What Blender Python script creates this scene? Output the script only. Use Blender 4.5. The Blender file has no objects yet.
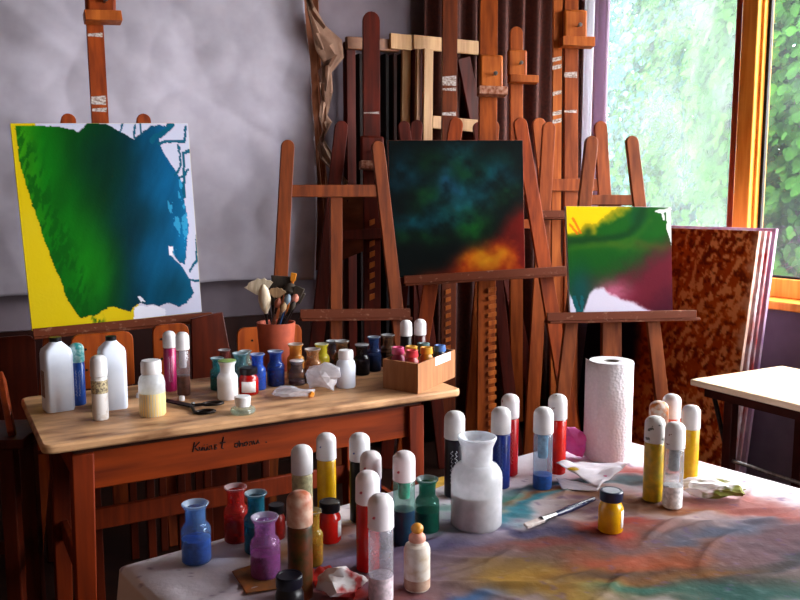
import bpy, bmesh, math, random
import numpy as np
from mathutils import Vector, Matrix, noise as mn
random.seed(7)
R = math.radians
scene = bpy.context.scene
COL = scene.collection

# ------------------------------------------------------------------ camera
F = 800.0
HOR = 205.0
PITCH = math.atan((300 - HOR) / F)
EYE = Vector((0, 0, 1.34))
FWD = Vector((0, math.cos(PITCH), -math.sin(PITCH)))
UPV = Vector((0, math.sin(PITCH), math.cos(PITCH)))
cam_d = bpy.data.cameras.new('camera')
cam = bpy.data.objects.new('camera', cam_d)
COL.objects.link(cam)
cam.location = EYE
cam.rotation_euler = (math.pi / 2 - PITCH, 0, 0)
cam_d.sensor_width = 36
cam_d.lens = 36
cam_d.clip_start = 0.02
scene.camera = cam

def ray(x, y):
    return FWD + Vector((1, 0, 0)) * ((x - 400) / F) + UPV * ((300 - y) / F)
def G(x, y, z):
    d = ray(x, y); return EYE + d * ((z - EYE.z) / d.z)
def D(x, y, depth):
    d = ray(x, y); return EYE + d * (depth / d.y)
def PL(x, y, p, n):
    d = ray(x, y); return EYE + d * ((p - EYE).dot(n) / d.dot(n))
def zat(p, y):
    # height above the floor at plan position p that shows on photo row y
    k = (300 - y) / F
    # (q.up)/(q.fwd)=k with q=(px,py,h)
    c, s = math.cos(PITCH), math.sin(PITCH)
    py = p.y
    h = py * (k * c - s) / (c + k * s)
    return EYE.z + h

# ------------------------------------------------------------------ colour and materials
def lin(c):
    c = c / 255.0
    return c / 12.92 if c <= 0.04045 else ((c + 0.055) / 1.055) ** 2.4
def C(r, g, b):
    return (lin(r), lin(g), lin(b), 1)
MATS = {}
def new_mat(name):
    m = bpy.data.materials.new(name); m.use_nodes = True
    nt = m.node_tree
    for n in list(nt.nodes): nt.nodes.remove(n)
    out = nt.nodes.new('ShaderNodeOutputMaterial')
    return m, nt, out
def N(nt, t, **kw):
    n = nt.nodes.new(t)
    for k, v in kw.items():
        if k in n.inputs: n.inputs[k].default_value = v
        else: setattr(n, k, v)
    return n
def coords(nt, scale):
    tc = N(nt, 'ShaderNodeTexCoord'); mp = N(nt, 'ShaderNodeMapping')
    mp.inputs['Scale'].default_value = scale
    nt.links.new(tc.outputs['Object'], mp.inputs['Vector'])
    return mp.outputs['Vector']
def pm(name, c1, c2=None, rough=0.5, scale=(20, 20, 20), detail=3, metal=0, bump=0.0, lo=0.35, hi=0.65, spec=0.5, trans=0, coat=0, sss=0):
    """principled material whose colour wanders between c1 and c2 with noise"""
    if name in MATS: return MATS[name]
    if c2 is None: c2 = tuple(min(255, v * 0.82) for v in c1)
    m, nt, out = new_mat(name)
    b = N(nt, 'ShaderNodeBsdfPrincipled', Roughness=rough, Metallic=metal)
    b.inputs['Specular IOR Level'].default_value = .18 if 'wood' in name or 'chair' in name or 'desk' in name else (.2 if max(c1) < 60 else spec)
    b.inputs['Transmission Weight'].default_value = trans
    b.inputs['Coat Weight'].default_value = coat
    v = coords(nt, scale if isinstance(scale, tuple) else (scale,) * 3)
    nz = N(nt, 'ShaderNodeTexNoise', Scale=1.0, Detail=detail)
    nt.links.new(v, nz.inputs['Vector'])
    cr = N(nt, 'ShaderNodeValToRGB')
    cr.color_ramp.elements[0].position = lo; cr.color_ramp.elements[1].position = hi
    cr.color_ramp.elements[0].color = C(*c1); cr.color_ramp.elements[1].color = C(*c2)
    nt.links.new(nz.outputs['Fac'], cr.inputs['Fac'])
    nt.links.new(cr.outputs['Color'], b.inputs['Base Color'])
    if bump:
        bp = N(nt, 'ShaderNodeBump', Strength=bump, Distance=0.01)
        nt.links.new(nz.outputs['Fac'], bp.inputs['Height']); nt.links.new(bp.outputs['Normal'], b.inputs['Normal'])
    nt.links.new(b.outputs[0], out.inputs[0])
    MATS[name] = m
    return m
def stained(name, base, stain, thr=0.6, scale=60, rough=0.45):
    """white plastic with small paint stains"""
    if name in MATS: return MATS[name]
    return pm(name, base, stain, rough=rough, scale=(scale,) * 3, detail=2, lo=thr, hi=thr + 0.05)
def glass(name, tint=(245, 250, 250), film=None, film_amt=0.0, rough=0.03):
    """clear vessel wall: see-through, mirror-like towards grazing angles, a dusting of pigment on the inside"""
    if name in MATS: return MATS[name]
    m, nt, out = new_mat(name)
    tr = N(nt, 'ShaderNodeBsdfTransparent', Color=C(*tint))
    gl = N(nt, 'ShaderNodeBsdfGlossy', Roughness=rough)
    lf = N(nt, 'ShaderNodeLayerWeight', Blend=0.5); lw = N(nt, 'ShaderNodeMath', operation='POWER'); lw.inputs[1].default_value = 4.0
    nt.links.new(lf.outputs['Facing'], lw.inputs[0])
    mr = N(nt, 'ShaderNodeMapRange'); mr.inputs['To Min'].default_value = 0.03; mr.inputs['To Max'].default_value = 0.5
    nt.links.new(lw.outputs[0], mr.inputs['Value'])
    mx = N(nt, 'ShaderNodeMixShader')
    nt.links.new(mr.outputs[0], mx.inputs['Fac'])
    last = tr
    if film:
        df = N(nt, 'ShaderNodeBsdfDiffuse', Color=C(*film)); tl = N(nt, 'ShaderNodeBsdfTranslucent', Color=C(*film))
        m2 = N(nt, 'ShaderNodeMixShader', Fac=0.4)
        nt.links.new(df.outputs[0], m2.inputs[1]); nt.links.new(tl.outputs[0], m2.inputs[2])
        v = coords(nt, (45, 45, 45)); nz = N(nt, 'ShaderNodeTexNoise', Scale=1.0, Detail=3.0)
        nt.links.new(v, nz.inputs['Vector'])
        r2 = N(nt, 'ShaderNodeMapRange'); r2.inputs['From Min'].default_value = 0.3; r2.inputs['From Max'].default_value = 0.7
        r2.inputs['To Min'].default_value = max(0, film_amt - 0.09); r2.inputs['To Max'].default_value = min(1, film_amt + 0.09)
        nt.links.new(nz.outputs['Fac'], r2.inputs['Value'])
        m3 = N(nt, 'ShaderNodeMixShader')
        nt.links.new(r2.outputs[0], m3.inputs['Fac']); nt.links.new(tr.outputs[0], m3.inputs[1]); nt.links.new(m2.outputs[0], m3.inputs[2])
        last = m3
    nt.links.new(last.outputs[0], mx.inputs[1]); nt.links.new(gl.outputs[0], mx.inputs[2])
    nt.links.new(mx.outputs[0], out.inputs[0])
    MATS[name] = m
    return m
def paint_mat(name, rough=0.7, spec=0.06, bump=0.0, bscale=120):
    m, nt, out = new_mat(name)
    b = N(nt, 'ShaderNodeBsdfPrincipled', Roughness=rough); b.inputs['Specular IOR Level'].default_value = spec
    a = N(nt, 'ShaderNodeVertexColor', layer_name='paint')
    nt.links.new(a.outputs['Color'], b.inputs['Base Color'])
    if bump:
        v = coords(nt, (bscale,) * 3); nz = N(nt, 'ShaderNodeTexNoise', Scale=1.0, Detail=4.0)
        nt.links.new(v, nz.inputs['Vector'])
        bp = N(nt, 'ShaderNodeBump', Strength=bump, Distance=0.01)
        nt.links.new(nz.outputs['Fac'], bp.inputs['Height']); nt.links.new(bp.outputs['Normal'], b.inputs['Normal'])
    nt.links.new(b.outputs[0], out.inputs[0])
    return m

WOOD_V = (38, 38, 3)
wood_easel = pm('easel_wood', (150, 62, 14), (104, 36, 6), 0.55, WOOD_V, 5, bump=0.1)
wood_easel_red = pm('easel_wood_red', (92, 24, 8), (60, 14, 5), 0.55, WOOD_V, 5, bump=0.1)
wood_easel_pale = pm('easel_wood_pale', (182, 96, 36), (140, 64, 20), 0.5, WOOD_V, 5, bump=0.1)
wood_tray = pm('tray_wood_paint_spattered', (92, 38, 14), (140, 100, 80), 0.6, (40, 40, 60), 4, lo=0.6, hi=0.8)
wood_ledge = pm('ledge_wood_paint_smeared', (178, 130, 110), (120, 60, 34), .55, (60, 60, 60), 3)
wood_pale = pm('pale_pine', (202, 152, 96), (172, 118, 66), 0.5, WOOD_V, 4)
paint_marks = pm('dried_paint_marks', (200, 190, 185), (120, 90, 80), 0.6, (90, 90, 160), 3)
steel = pm('steel', (150, 150, 150), (110, 110, 110), 0.3, 80, metal=1)
dark_steel = pm('dark_steel', (40, 32, 30), (24, 18, 18), 0.4, 80, metal=0.7)
white_cap = pm('white_plastic', (228, 224, 226), (212, 208, 212), 0.4, 30)
black_plastic = pm('black_plastic', (16, 14, 18), (26, 22, 26), 0.3, 40)
canvas_white = pm('primed_canvas', (204, 200, 206), (192, 188, 194), 0.75, 300, bump=0.05)

# ------------------------------------------------------------------ mesh collecting
class MB:
    def __init__(s): s.v = []; s.f = []
    def add(s, vs, fs):
        o = len(s.v); s.v += [Vector(p) for p in vs]; s.f += [tuple(i + o for i in q) for q in fs]; return s
    def hexa(s, p):   # 8 points: bottom 4 ccw, top 4
        return s.add(p, [(3, 2, 1, 0), (4, 5, 6, 7), (0, 1, 5, 4), (1, 2, 6, 5), (2, 3, 7, 6), (3, 0, 4, 7)])
    def box(s, lo, hi, M=None):
        x0, y0, z0 = lo; x1, y1, z1 = hi
        p = [Vector(q) for q in ((x0, y0, z0), (x1, y0, z0), (x1, y1, z0), (x0, y1, z0), (x0, y0, z1), (x1, y0, z1), (x1, y1, z1), (x0, y1, z1))]
        if M is not None: p = [M @ q for q in p]
        return s.hexa(p)
    def prism(s, outline, vec):
        """planar outline (world points, ordered) pushed along vec"""
        n = len(outline); vec = Vector(vec)
        a = [Vector(p) for p in outline]; b = [p + vec for p in a]
        return s.add(a + b, [tuple(range(n))[::-1], tuple(range(n, 2 * n))] + [(i, (i + 1) % n, n + (i + 1) % n, n + i) for i in range(n)])
    def beam(s, p0, p1, w, t, nrm, w1=None, rnd=False):
        """wooden bar from p0 to p1, width w across (in the plane with normal nrm), thickness t along nrm; rnd rounds the p1 end"""
        p0, p1 = Vector(p0), Vector(p1); d = (p1 - p0).normalized(); nrm = Vector(nrm)
        nrm = (nrm - d * nrm.dot(d)).normalized(); a = d.cross(nrm).normalized()
        w1 = w if w1 is None else w1
        out = [p0 - a * w / 2, p0 + a * w / 2]
        if rnd:
            r = w1 / 2; c = p1 - d * r
            for k in range(9):
                th = math.pi * k / 8
                out.append(c + a * r * math.cos(th) + d * r * math.sin(th))
        else:
            out += [p1 + a * w1 / 2, p1 - a * w1 / 2]
        out = [q - nrm * t / 2 for q in out]
        return s.prism(out, nrm * t)
    def lathe(s, prof, c=(0, 0, 0), seg=28, axis=None):
        c = Vector(c); vs, fs = [], []
        if axis is None: X, Y, Z = Vector((1, 0, 0)), Vector((0, 1, 0)), Vector((0, 0, 1))
        else:
            Z = Vector(axis).normalized(); X = Z.orthogonal().normalized(); Y = Z.cross(X)
        rows = []
        for r, z in prof:
            if r < 1e-6:
                rows.append([len(vs)]); vs.append(c + Z * z)
            else:
                rows.append(list(range(len(vs), len(vs) + seg)))
                for k in range(seg):
                    th = 2 * math.pi * k / seg
                    vs.append(c + X * (r * math.cos(th)) + Y * (r * math.sin(th)) + Z * z)
        for a, b in zip(rows, rows[1:]):
            if len(a) == 1 and len(b) == 1: continue
            for k in range(seg):
                k2 = (k + 1) % seg
                if len(a) == 1: fs.append((a[0], b[k2], b[k]))
                elif len(b) == 1: fs.append((a[k], a[k2], b[0]))
                else: fs.append((a[k], a[k2], b[k2], b[k]))
        return s.add(vs, fs)
    def tube(s, pts, r, seg=8, radii=None):
        pts = [Vector(p) for p in pts]; n = len(pts); vs, fs = [], []
        for i, p in enumerate(pts):
            d = (pts[min(i + 1, n - 1)] - pts[max(i - 1, 0)]).normalized()
            up = Vector((0, 0, 1)) if abs(d.z) < 0.9 else Vector((1, 0, 0))
            a = d.cross(up).normalized(); b = d.cross(a)
            rr = radii[i] if radii else r
            for k in range(seg):
                th = 2 * math.pi * k / seg
                vs.append(p + a * rr * math.cos(th) + b * rr * math.sin(th))
        for i in range(n - 1):
            for k in range(seg):
                k2 = (k + 1) % seg
                fs.append((i * seg + k, i * seg + k2, (i + 1) * seg + k2, (i + 1) * seg + k))
        fs.append(tuple(range(seg))[::-1]); fs.append(tuple(range((n - 1) * seg, n * seg)))
        return s.add(vs, fs)
    def grid(s, rows):
        n, m = len(rows), len(rows[0])
        return s.add([p for r in rows for p in r], [(i * m + j, i * m + j + 1, (i + 1) * m + j + 1, (i + 1) * m + j) for i in range(n - 1) for j in range(m - 1)])
    def build(s, name, mat, parent=None, bevel=0.0, smooth=40, base=None, fixn=True):
        if base is None: base = root_loc(parent) if parent else Vector((0, 0, 0))
        me = bpy.data.meshes.new(name)
        me.from_pydata([tuple(p - base) for p in s.v], [], s.f)
        if fixn:
            bm = bmesh.new(); bm.from_mesh(me)
            bmesh.ops.recalc_face_normals(bm, faces=bm.faces); bm.to_mesh(me); bm.free()
        if smooth:
            me.polygons.foreach_set('use_smooth', [True] * len(me.polygons))
            me.set_sharp_from_angle(angle=R(smooth))
        o = bpy.data.objects.new(name, me); COL.objects.link(o)
        me.materials.append(mat)
        if parent: o.parent = parent
        if bevel:
            b = o.modifiers.new('bevel', 'BEVEL'); b.width = bevel; b.segments = 2; b.limit_method = 'ANGLE'; b.angle_limit = R(40)
        if parent is None and base.length > 0: o.location = base
        return o
def root_loc(o):
    p = Vector((0, 0, 0))
    while o is not None:
        p += o.location; o = o.parent
    return p
def tag(o, label=None, cat=None, group=None, kind=None):
    if label: o['label'] = label
    if cat: o['category'] = cat
    if group: o['group'] = group
    if kind: o['kind'] = kind
    return o
def thing(name, label, cat, loc=(0, 0, 0), group=None, rz=0):
    o = bpy.data.objects.new(name, None); COL.objects.link(o)
    o.location = loc; o.rotation_euler = (0, 0, rz); o.empty_display_size = 0.05
    return tag(o, label, cat, group)
def struct(name, mb, mat, **kw):
    return tag(mb.build(name, mat, **kw), kind='structure')

# ------------------------------------------------------------------ numpy noise for painted surfaces
def vnoise(x, y, seed=0):
    xi = np.floor(x).astype(np.int64); yi = np.floor(y).astype(np.int64)
    fx = x - xi; fy = y - yi; fx = fx * fx * (3 - 2 * fx); fy = fy * fy * (3 - 2 * fy)
    def h(a, b):
        n = (a * 374761393 + b * 668265263 + seed * 974711) & 0x7fffffff
        n = ((n ^ (n >> 13)) * 1274126177) & 0x7fffffff
        return ((n ^ (n >> 16)) & 0xffff) / 65535.0
    return (h(xi, yi) * (1 - fx) + h(xi + 1, yi) * fx) * (1 - fy) + (h(xi, yi + 1) * (1 - fx) + h(xi + 1, yi + 1) * fx) * fy
def fbm(x, y, seed=0, oct=4):
    t = 0; a = 0.5; s = 0
    for k in range(oct):
        t = t + a * vnoise(x * 2 ** k, y * 2 ** k, seed + 17 * k); s += a; a *= 0.5
    return t / s
def sstep(a, b, x):
    t = np.clip((x - a) / (b - a), 0, 1); return t * t * (3 - 2 * t)
def inpoly(u, v, poly):
    r = np.zeros(u.shape, bool); n = len(poly)
    for i in range(n):
        x0, y0 = poly[i]; x1, y1 = poly[(i + 1) % n]
        if y0 == y1: continue
        c = ((y0 > v) != (y1 > v)) & (u < (x1 - x0) * (v - y0) / (y1 - y0) + x0)
        r ^= c
    return r
def segdist(u, v, pts):
    d = np.full(u.shape, 9.0)
    for (x0, y0), (x1, y1) in zip(pts, pts[1:]):
        dx, dy = x1 - x0, y1 - y0; L = dx * dx + dy * dy + 1e-12
        t = np.clip(((u - x0) * dx + (v - y0) * dy) / L, 0, 1)
        d = np.minimum(d, np.hypot(u - x0 - t * dx, v - y0 - t * dy))
    return d
def mixc(a, b, k):
    return a * (1 - k[..., None]) + np.array(b, float) * k[..., None]
def ramp(x, stops):
    xs = [s[0] for s in stops]
    return np.stack([np.interp(x, xs, [s[1][k] for s in stops]) for k in range(3)], -1)
def tolin(rgb):
    c = np.clip(rgb, 0, 255) / 255.0
    return np.where(c <= 0.04045, c / 12.92, ((c + 0.055) / 1.055) ** 2.4)
def set_paint(o, rgb):
    me = o.data
    at = me.color_attributes.new('paint', 'FLOAT_COLOR', 'POINT')
    a = np.ones((len(me.vertices), 4), np.float32); a[:, :3] = tolin(rgb).reshape(-1, 3)
    at.data.foreach_set('color', a.ravel())

# ------------------------------------------------------------------ the room
ROOM = R(28)
K = Vector((1.10, 5.05, 0))
E1 = Vector((-math.cos(ROOM), -math.sin(ROOM), 0))   # along the back wall, away from the window wall
E2 = Vector((math.sin(ROOM), -math.cos(ROOM), 0))    # along the window wall, towards the viewer
def W(a, b, z=0): return K + E1 * a + E2 * b + Vector((0, 0, z))
def wbox(mb, a0, a1, b0, b1, z0, z1):
    return mb.hexa([W(a0, b0, z0), W(a1, b0, z0), W(a1, b1, z0), W(a0, b1, z0), W(a0, b0, z1), W(a1, b0, z1), W(a1, b1, z1), W(a0, b1, z1)])
RW, RL, RH = 5.0, 6.6, 3.0
plaster = pm('plaster', (128, 114, 124), (116, 102, 112), 0.9, 6, bump=0.05)
ceil_m = pm('ceiling_paint', (136, 112, 96), (126, 102, 86), 0.9, 4)
floor_m = pm('floor_boards', (40, 18, 10), (28, 12, 8), 0.5, (4, 30, 10), 4)
wains = pm('stained_panelling', (50, 16, 10), (36, 11, 8), 0.5, (25, 25, 3), 4)
frame_m = pm('window_wood', (250, 172, 70), (232, 144, 50), 0.4, WOOD_V, 4)
frame_dark = pm('window_wood_dark', (150, 62, 24), (126, 48, 18), 0.4, WOOD_V, 4)
struct('floor', wbox(MB(), -0.2, RW + .2, -0.2, RL + .2, -0.1, 0), floor_m, smooth=0)
struct('ceiling', wbox(MB(), -0.2, RW + .2, -0.2, RL + .2, RH, RH + .1), ceil_m, smooth=0)
struct('wall_back', wbox(MB(), -0.2, RW + .2, -0.2, 0, 0, RH), plaster, smooth=0)
dim_plaster = pm('low_bounce_plaster', (112, 88, 74), (100, 78, 66), .9, 6)  # unseen walls toned dark to cut bounced light
struct('wall_left', wbox(MB(), RW, RW + .2, 0, RL, 0, RH), dim_plaster, smooth=0)
struct('wall_front', wbox(MB(), -0.2, RW + .2, RL, RL + .2, 0, RH), dim_plaster, smooth=0)
wr = MB()
def b_at(px, a, row=120):
    d = ray(px, row); u = d.x / d.y
    return (u * (K.y + E1.y * a) - K.x - E1.x * a) / (E2.x - u * E2.y)
B1 = b_at(738, -.03); B2 = b_at(752.5, -.02)
BAYS = [(0.03, B1), (B2, 2.9), (3.02, 4.6), (4.72, 6.3)]  # last bay lies out of view, added to bring in more daylight
FT = [(.05, B1 - b_at(731, -.05)), (.014, .05), (.05, .05), (.05, .05)]
SILL, HEAD = 0.90, 2.72
wbox(wr, -0.2, 0, 0, RL, 0, SILL - .04)
wbox(wr, -0.2, 0, 0, RL, HEAD, RH)
wbox(wr, -0.2, 0, 0, BAYS[0][0], SILL - .04, HEAD)
wbox(wr, -0.2, 0, BAYS[3][1], RL, SILL - .04, HEAD)
struct('wall_right', wr, plaster, smooth=0)
struct('trim_1', wbox(MB(), 0.0, RW, 0, 0.025, 0, 0.78), wains, smooth=0)
struct('windowsill', wbox(MB(), -0.2, 0.10, 0.02, BAYS[3][1], SILL - .04, SILL), frame_m, bevel=.006)
struct('trim_2', wbox(MB(), -0.14, -0.02, BAYS[0][1], BAYS[1][0], SILL, HEAD), frame_m, bevel=.006)
struct('trim_3', wbox(MB(), -0.14, -0.02, BAYS[1][1], BAYS[2][0], SILL, HEAD), frame_m, bevel=.006)
struct('trim_4', wbox(MB(), -0.14, -0.02, BAYS[2][1], BAYS[3][0], SILL, HEAD), frame_m, bevel=.006)
def pane_mat(name, haze):
    m, nt, out = new_mat(name)
    tr = N(nt, 'ShaderNodeBsdfTransparent', Color=(.97, .985, .98, 1)); gl = N(nt, 'ShaderNodeBsdfGlossy', Roughness=0.02)
    lf = N(nt, 'ShaderNodeLayerWeight', Blend=0.5); fp = N(nt, 'ShaderNodeMath', operation='POWER'); fp.inputs[1].default_value = 5.0; nt.links.new(lf.outputs['Facing'], fp.inputs[0])
    fr = N(nt, 'ShaderNodeMapRange'); fr.inputs['To Min'].default_value = .02; fr.inputs['To Max'].default_value = .9; nt.links.new(fp.outputs[0], fr.inputs['Value']); mx = N(nt, 'ShaderNodeMixShader')
    v = coords(nt, (3, 3, 2)); nz = N(nt, 'ShaderNodeTexNoise', Scale=1.0, Detail=4.0)
    nt.links.new(v, nz.inputs['Vector'])
    mr = N(nt, 'ShaderNodeMapRange'); mr.inputs['From Min'].default_value = .3; mr.inputs['From Max'].default_value = .7
    mr.inputs['To Min'].default_value = haze * .5; mr.inputs['To Max'].default_value = haze * 1.5
    nt.links.new(nz.outputs['Fac'], mr.inputs['Value'])
    tl = N(nt, 'ShaderNodeBsdfTranslucent', Color=(.85, .95, 1, 1))
    m2 = N(nt, 'ShaderNodeMixShader')
    nt.links.new(mr.outputs[0], m2.inputs['Fac']); nt.links.new(tr.outputs[0], m2.inputs[1]); nt.links.new(tl.outputs[0], m2.inputs[2])
    nt.links.new(fr.outputs[0], mx.inputs['Fac']); nt.links.new(m2.outputs[0], mx.inputs[1]); nt.links.new(gl.outputs[0], mx.inputs[2])
    nt.links.new(mx.outputs[0], out.inputs[0])
    return m
hazed = pane_mat('hazed_glass', 0.045); clear = pane_mat('clear_glass', 0.01)  # pale translucent haze mixed into the glass, heaviest in the left pane
gasket = pm('rubber_gasket', (20, 18, 18), (28, 26, 26), 0.6, 50)
for i, (b0, b1) in enumerate(BAYS):
    fr = MB(); tl_, tr_ = FT[i]
    wbox(fr, -0.12, -0.05, b0, b1, SILL, SILL + .09); wbox(fr, -0.12, -0.05, b0, b1, HEAD - .06, HEAD)
    wbox(fr, -0.12, -0.05, b0, b0 + tl_, SILL + .09, HEAD - .06); wbox(fr, -0.12, -0.05, b1 - tr_, b1, SILL + .09, HEAD - .06)
    w = struct('window_%d' % (i + 1), fr, [frame_dark, frame_m, frame_m, frame_m][i], bevel=.004)
    wbox(MB(), -0.09, -0.082, b0 + tl_, b1 - tr_, SILL + .09, HEAD - .06).build('pane', hazed if i == 0 else clear, w)
    g = MB()
    for (q0, q1, z0, z1) in ((b0 + tl_, b0 + tl_ + .016, SILL + .09, HEAD - .06), (b1 - tr_ - .006, b1 - tr_, SILL + .09, HEAD - .06), (b0 + tl_, b1 - tr_, SILL + .09, SILL + .102)):
        wbox(g, -0.095, -0.077, q0, q1, z0, z1)
    g.build('gasket', gasket, w)
    pl = bpy.data.lights.new('daylight_portal', 'AREA'); pl.shape = 'RECTANGLE'; pl.size = b1 - b0; pl.size_y = HEAD - SILL
    po = bpy.data.objects.new('daylight_portal', pl); COL.objects.link(po)
    nrm = E1
    po.matrix_world = Matrix.Translation(W(-0.16, (b0 + b1) / 2, (SILL + HEAD) / 2)) @ (-nrm).to_track_quat('Z', 'Y').to_matrix().to_4x4()
    pl.cycles.is_portal = True

# ------------------------------------------------------------------ daylight
world = bpy.data.worlds.new('sky'); scene.world = world; world.use_nodes = True
wn = world.node_tree
for n in list(wn.nodes): wn.nodes.remove(n)
wo = wn.nodes.new('ShaderNodeOutputWorld'); bg = wn.nodes.new('ShaderNodeBackground')
bg.inputs['Color'].default_value = (0.97, 0.97, 1.0, 1); bg.inputs['Strength'].default_value = 20.0
wn.links.new(bg.outputs[0], wo.inputs[0])
sun_l = bpy.data.lights.new('sun', 'SUN'); sun_l.energy = 3.0; sun_l.angle = R(4); sun_l.color = (1, 0.96, 0.88)
sun = bpy.data.objects.new('sun', sun_l); COL.objects.link(sun)
sd = (-E1 * 0.5 + E2 * (-0.25) + Vector((0, 0, -0.85))).normalized()
sun.rotation_euler = (-sd).to_track_quat('Z', 'Y').to_euler()

# ------------------------------------------------------------------ the garden outside
soil = pm('garden_soil', (70, 80, 44), (52, 58, 36), 0.9, 3)
struct('ground', wbox(MB(), -16, -0.2, -16, RL + 3, -0.25, -0.05), soil, smooth=0)
def leaf_mat(name, c1, c2):
    m, nt, out = new_mat(name)
    v = coords(nt, (5, 5, 5)); nz = N(nt, 'ShaderNodeTexNoise', Scale=1.0, Detail=3.0); nt.links.new(v, nz.inputs['Vector'])
    cr = N(nt, 'ShaderNodeValToRGB'); cr.color_ramp.elements[0].position = .35; cr.color_ramp.elements[1].position = .65
    cr.color_ramp.elements[0].color = C(*c1); cr.color_ramp.elements[1].color = C(*c2)
    nt.links.new(nz.outputs['Fac'], cr.inputs['Fac'])
    b = N(nt, 'ShaderNodeBsdfPrincipled', Roughness=0.7); b.inputs['Specular IOR Level'].default_value = .1; t = N(nt, 'ShaderNodeBsdfTranslucent'); mx = N(nt, 'ShaderNodeMixShader', Fac=0.35)
    nt.links.new(cr.outputs[0], b.inputs['Base Color']); nt.links.new(cr.outputs[0], t.inputs['Color'])
    nt.links.new(b.outputs[0], mx.inputs[1]); nt.links.new(t.outputs[0], mx.inputs[2]); nt.links.new(mx.outputs[0], out.inputs[0])
    return m
LEAF = [(0, -.5), (.28, -.36), (.5, -.02), (.3, .1), (.26, .34), (0, .55), (-.26, .34), (-.3, .1), (-.5, -.02), (-.28, -.36)]
def leaf_mass(name, label, cat, mat, centre, half, n, size, seed, droop=0.5, parent=None):
    """leaves scattered through the outer shell of a rounded mass"""
    rnd = random.Random(seed); mb = MB()
    for k in range(n):
        while True:
            p = Vector((rnd.uniform(-1, 1), rnd.uniform(-1, 1), rnd.uniform(-1, 1)))
            q = p.length
            if q < 1: break
        p = p.normalized() * (0.62 + 0.38 * rnd.random()) * (1 + 0.28 * (mn.noise(p * 2.3 + Vector((seed, 0, 0)))))
        c = centre + E1 * (p.x * half[0]) + E2 * (p.y * half[1]) + Vector((0, 0, p.z * half[2]))
        if c.z < 0.02: c.z = 0.02 + rnd.random() * .2
        out = (E1 * (0.8 + p.x) + E2 * p.y * .5 + Vector((0, 0, droop + .3 * p.z)) + Vector((rnd.uniform(-1, 1), rnd.uniform(-1, 1), rnd.uniform(-1, 1))) * .75).normalized()
        dn = Vector((rnd.uniform(-.5, .5), rnd.uniform(-.5, .5), -1)); yv = (dn - out * dn.dot(out)).normalized(); xv = yv.cross(out)
        s = size * rnd.uniform(.65, 1.3)
        mb.add([c + xv * (x * s) + yv * (y * s) + out * (-abs(x) * .25 * s) for x, y in LEAF], [tuple(range(len(LEAF)))])
    o = mb.build(name, mat, parent, smooth=0, fixn=False)
    return o
bark = pm('bark', (70, 56, 44), (48, 38, 30), 0.9, (20, 20, 5), 4, bump=0.3)
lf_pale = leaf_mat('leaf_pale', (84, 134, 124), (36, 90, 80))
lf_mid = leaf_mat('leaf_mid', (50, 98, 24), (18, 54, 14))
lf_deep = leaf_mat('leaf_deep', (40, 74, 22), (20, 46, 14))
def tree(name, label, cat, loc, half, zc, n, size, mat, seed):
    t = thing(name, label, cat, loc, 'trees and shrubs beyond the window')
    tr = MB().tube([loc, loc + Vector((.06, .03, zc * .5)), loc + Vector((0, 0, zc))], .1, 10, [.16, .12, .08])
    tr.build('trunk', bark, t)
    leaf_mass('foliage', None, None, mat, loc + Vector((0, 0, zc)), half, n, size, seed, parent=t)
    return t
def out_pt(px, depth): 
    p = D(px, 205, depth); return Vector((p.x, p.y, -0.05))
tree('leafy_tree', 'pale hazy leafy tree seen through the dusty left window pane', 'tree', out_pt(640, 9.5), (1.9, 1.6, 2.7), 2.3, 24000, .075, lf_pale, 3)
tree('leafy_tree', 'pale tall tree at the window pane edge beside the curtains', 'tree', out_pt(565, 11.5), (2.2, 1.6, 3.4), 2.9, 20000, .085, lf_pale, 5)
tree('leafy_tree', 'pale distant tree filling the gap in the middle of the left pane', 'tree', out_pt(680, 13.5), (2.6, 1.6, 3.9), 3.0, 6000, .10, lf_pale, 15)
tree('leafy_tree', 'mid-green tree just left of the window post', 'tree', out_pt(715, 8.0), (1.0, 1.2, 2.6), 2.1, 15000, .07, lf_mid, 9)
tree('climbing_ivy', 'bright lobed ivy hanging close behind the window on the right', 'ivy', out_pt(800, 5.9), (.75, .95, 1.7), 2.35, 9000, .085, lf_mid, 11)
tree('garden_shrub', 'low rounded shrub beyond the right window pane', 'shrub', out_pt(815, 6.4), (1.0, 1.3, .75), .7, 5000, .075, lf_deep, 13)

# ------------------------------------------------------------------ curtains
def curtain(name, label, pts, z0, z1, amp, waves, mat, seed):
    rows = []; n = 8 * waves
    rnd = random.Random(seed); ph = [rnd.uniform(-.4, .4) for _ in range(waves + 1)]
    p0, p1 = pts; d = (p1 - p0); nn = Vector((-d.y, d.x, 0)).normalized()
    for zi in range(9):
        z = z0 + (z1 - z0) * zi / 8; r = []
        for k in range(n + 1):
            t = k / n; w = math.sin(2 * math.pi * t * waves + ph[int(t * waves)] * .0 + .3 * math.sin(zi * .5 + t * 9))
            r.append(p0 + d * t + nn * (w * amp * (1 + .25 * math.sin(t * 23))) + Vector((0, 0, z)))
        rows.append(r)
    o = MB().grid(rows).build(name, mat, smooth=80, fixn=False)
    s = o.modifiers.new('cloth', 'SOLIDIFY'); s.thickness = .004; s.offset = 0
    return tag(o, label, 'curtain')
cur_m = pm('brown_curtain_cloth', (82, 34, 24), (62, 24, 18), 0.85, 60)
def veil(name, c, k):
    m, nt, out = new_mat(name)
    df = N(nt, 'ShaderNodeBsdfDiffuse', Color=C(*c)); tl = N(nt, 'ShaderNodeBsdfTranslucent', Color=C(*c)); mx = N(nt, 'ShaderNodeMixShader', Fac=k)
    nt.links.new(df.outputs[0], mx.inputs[1]); nt.links.new(tl.outputs[0], mx.inputs[2]); nt.links.new(mx.outputs[0], out.inputs[0])
    return m
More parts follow.
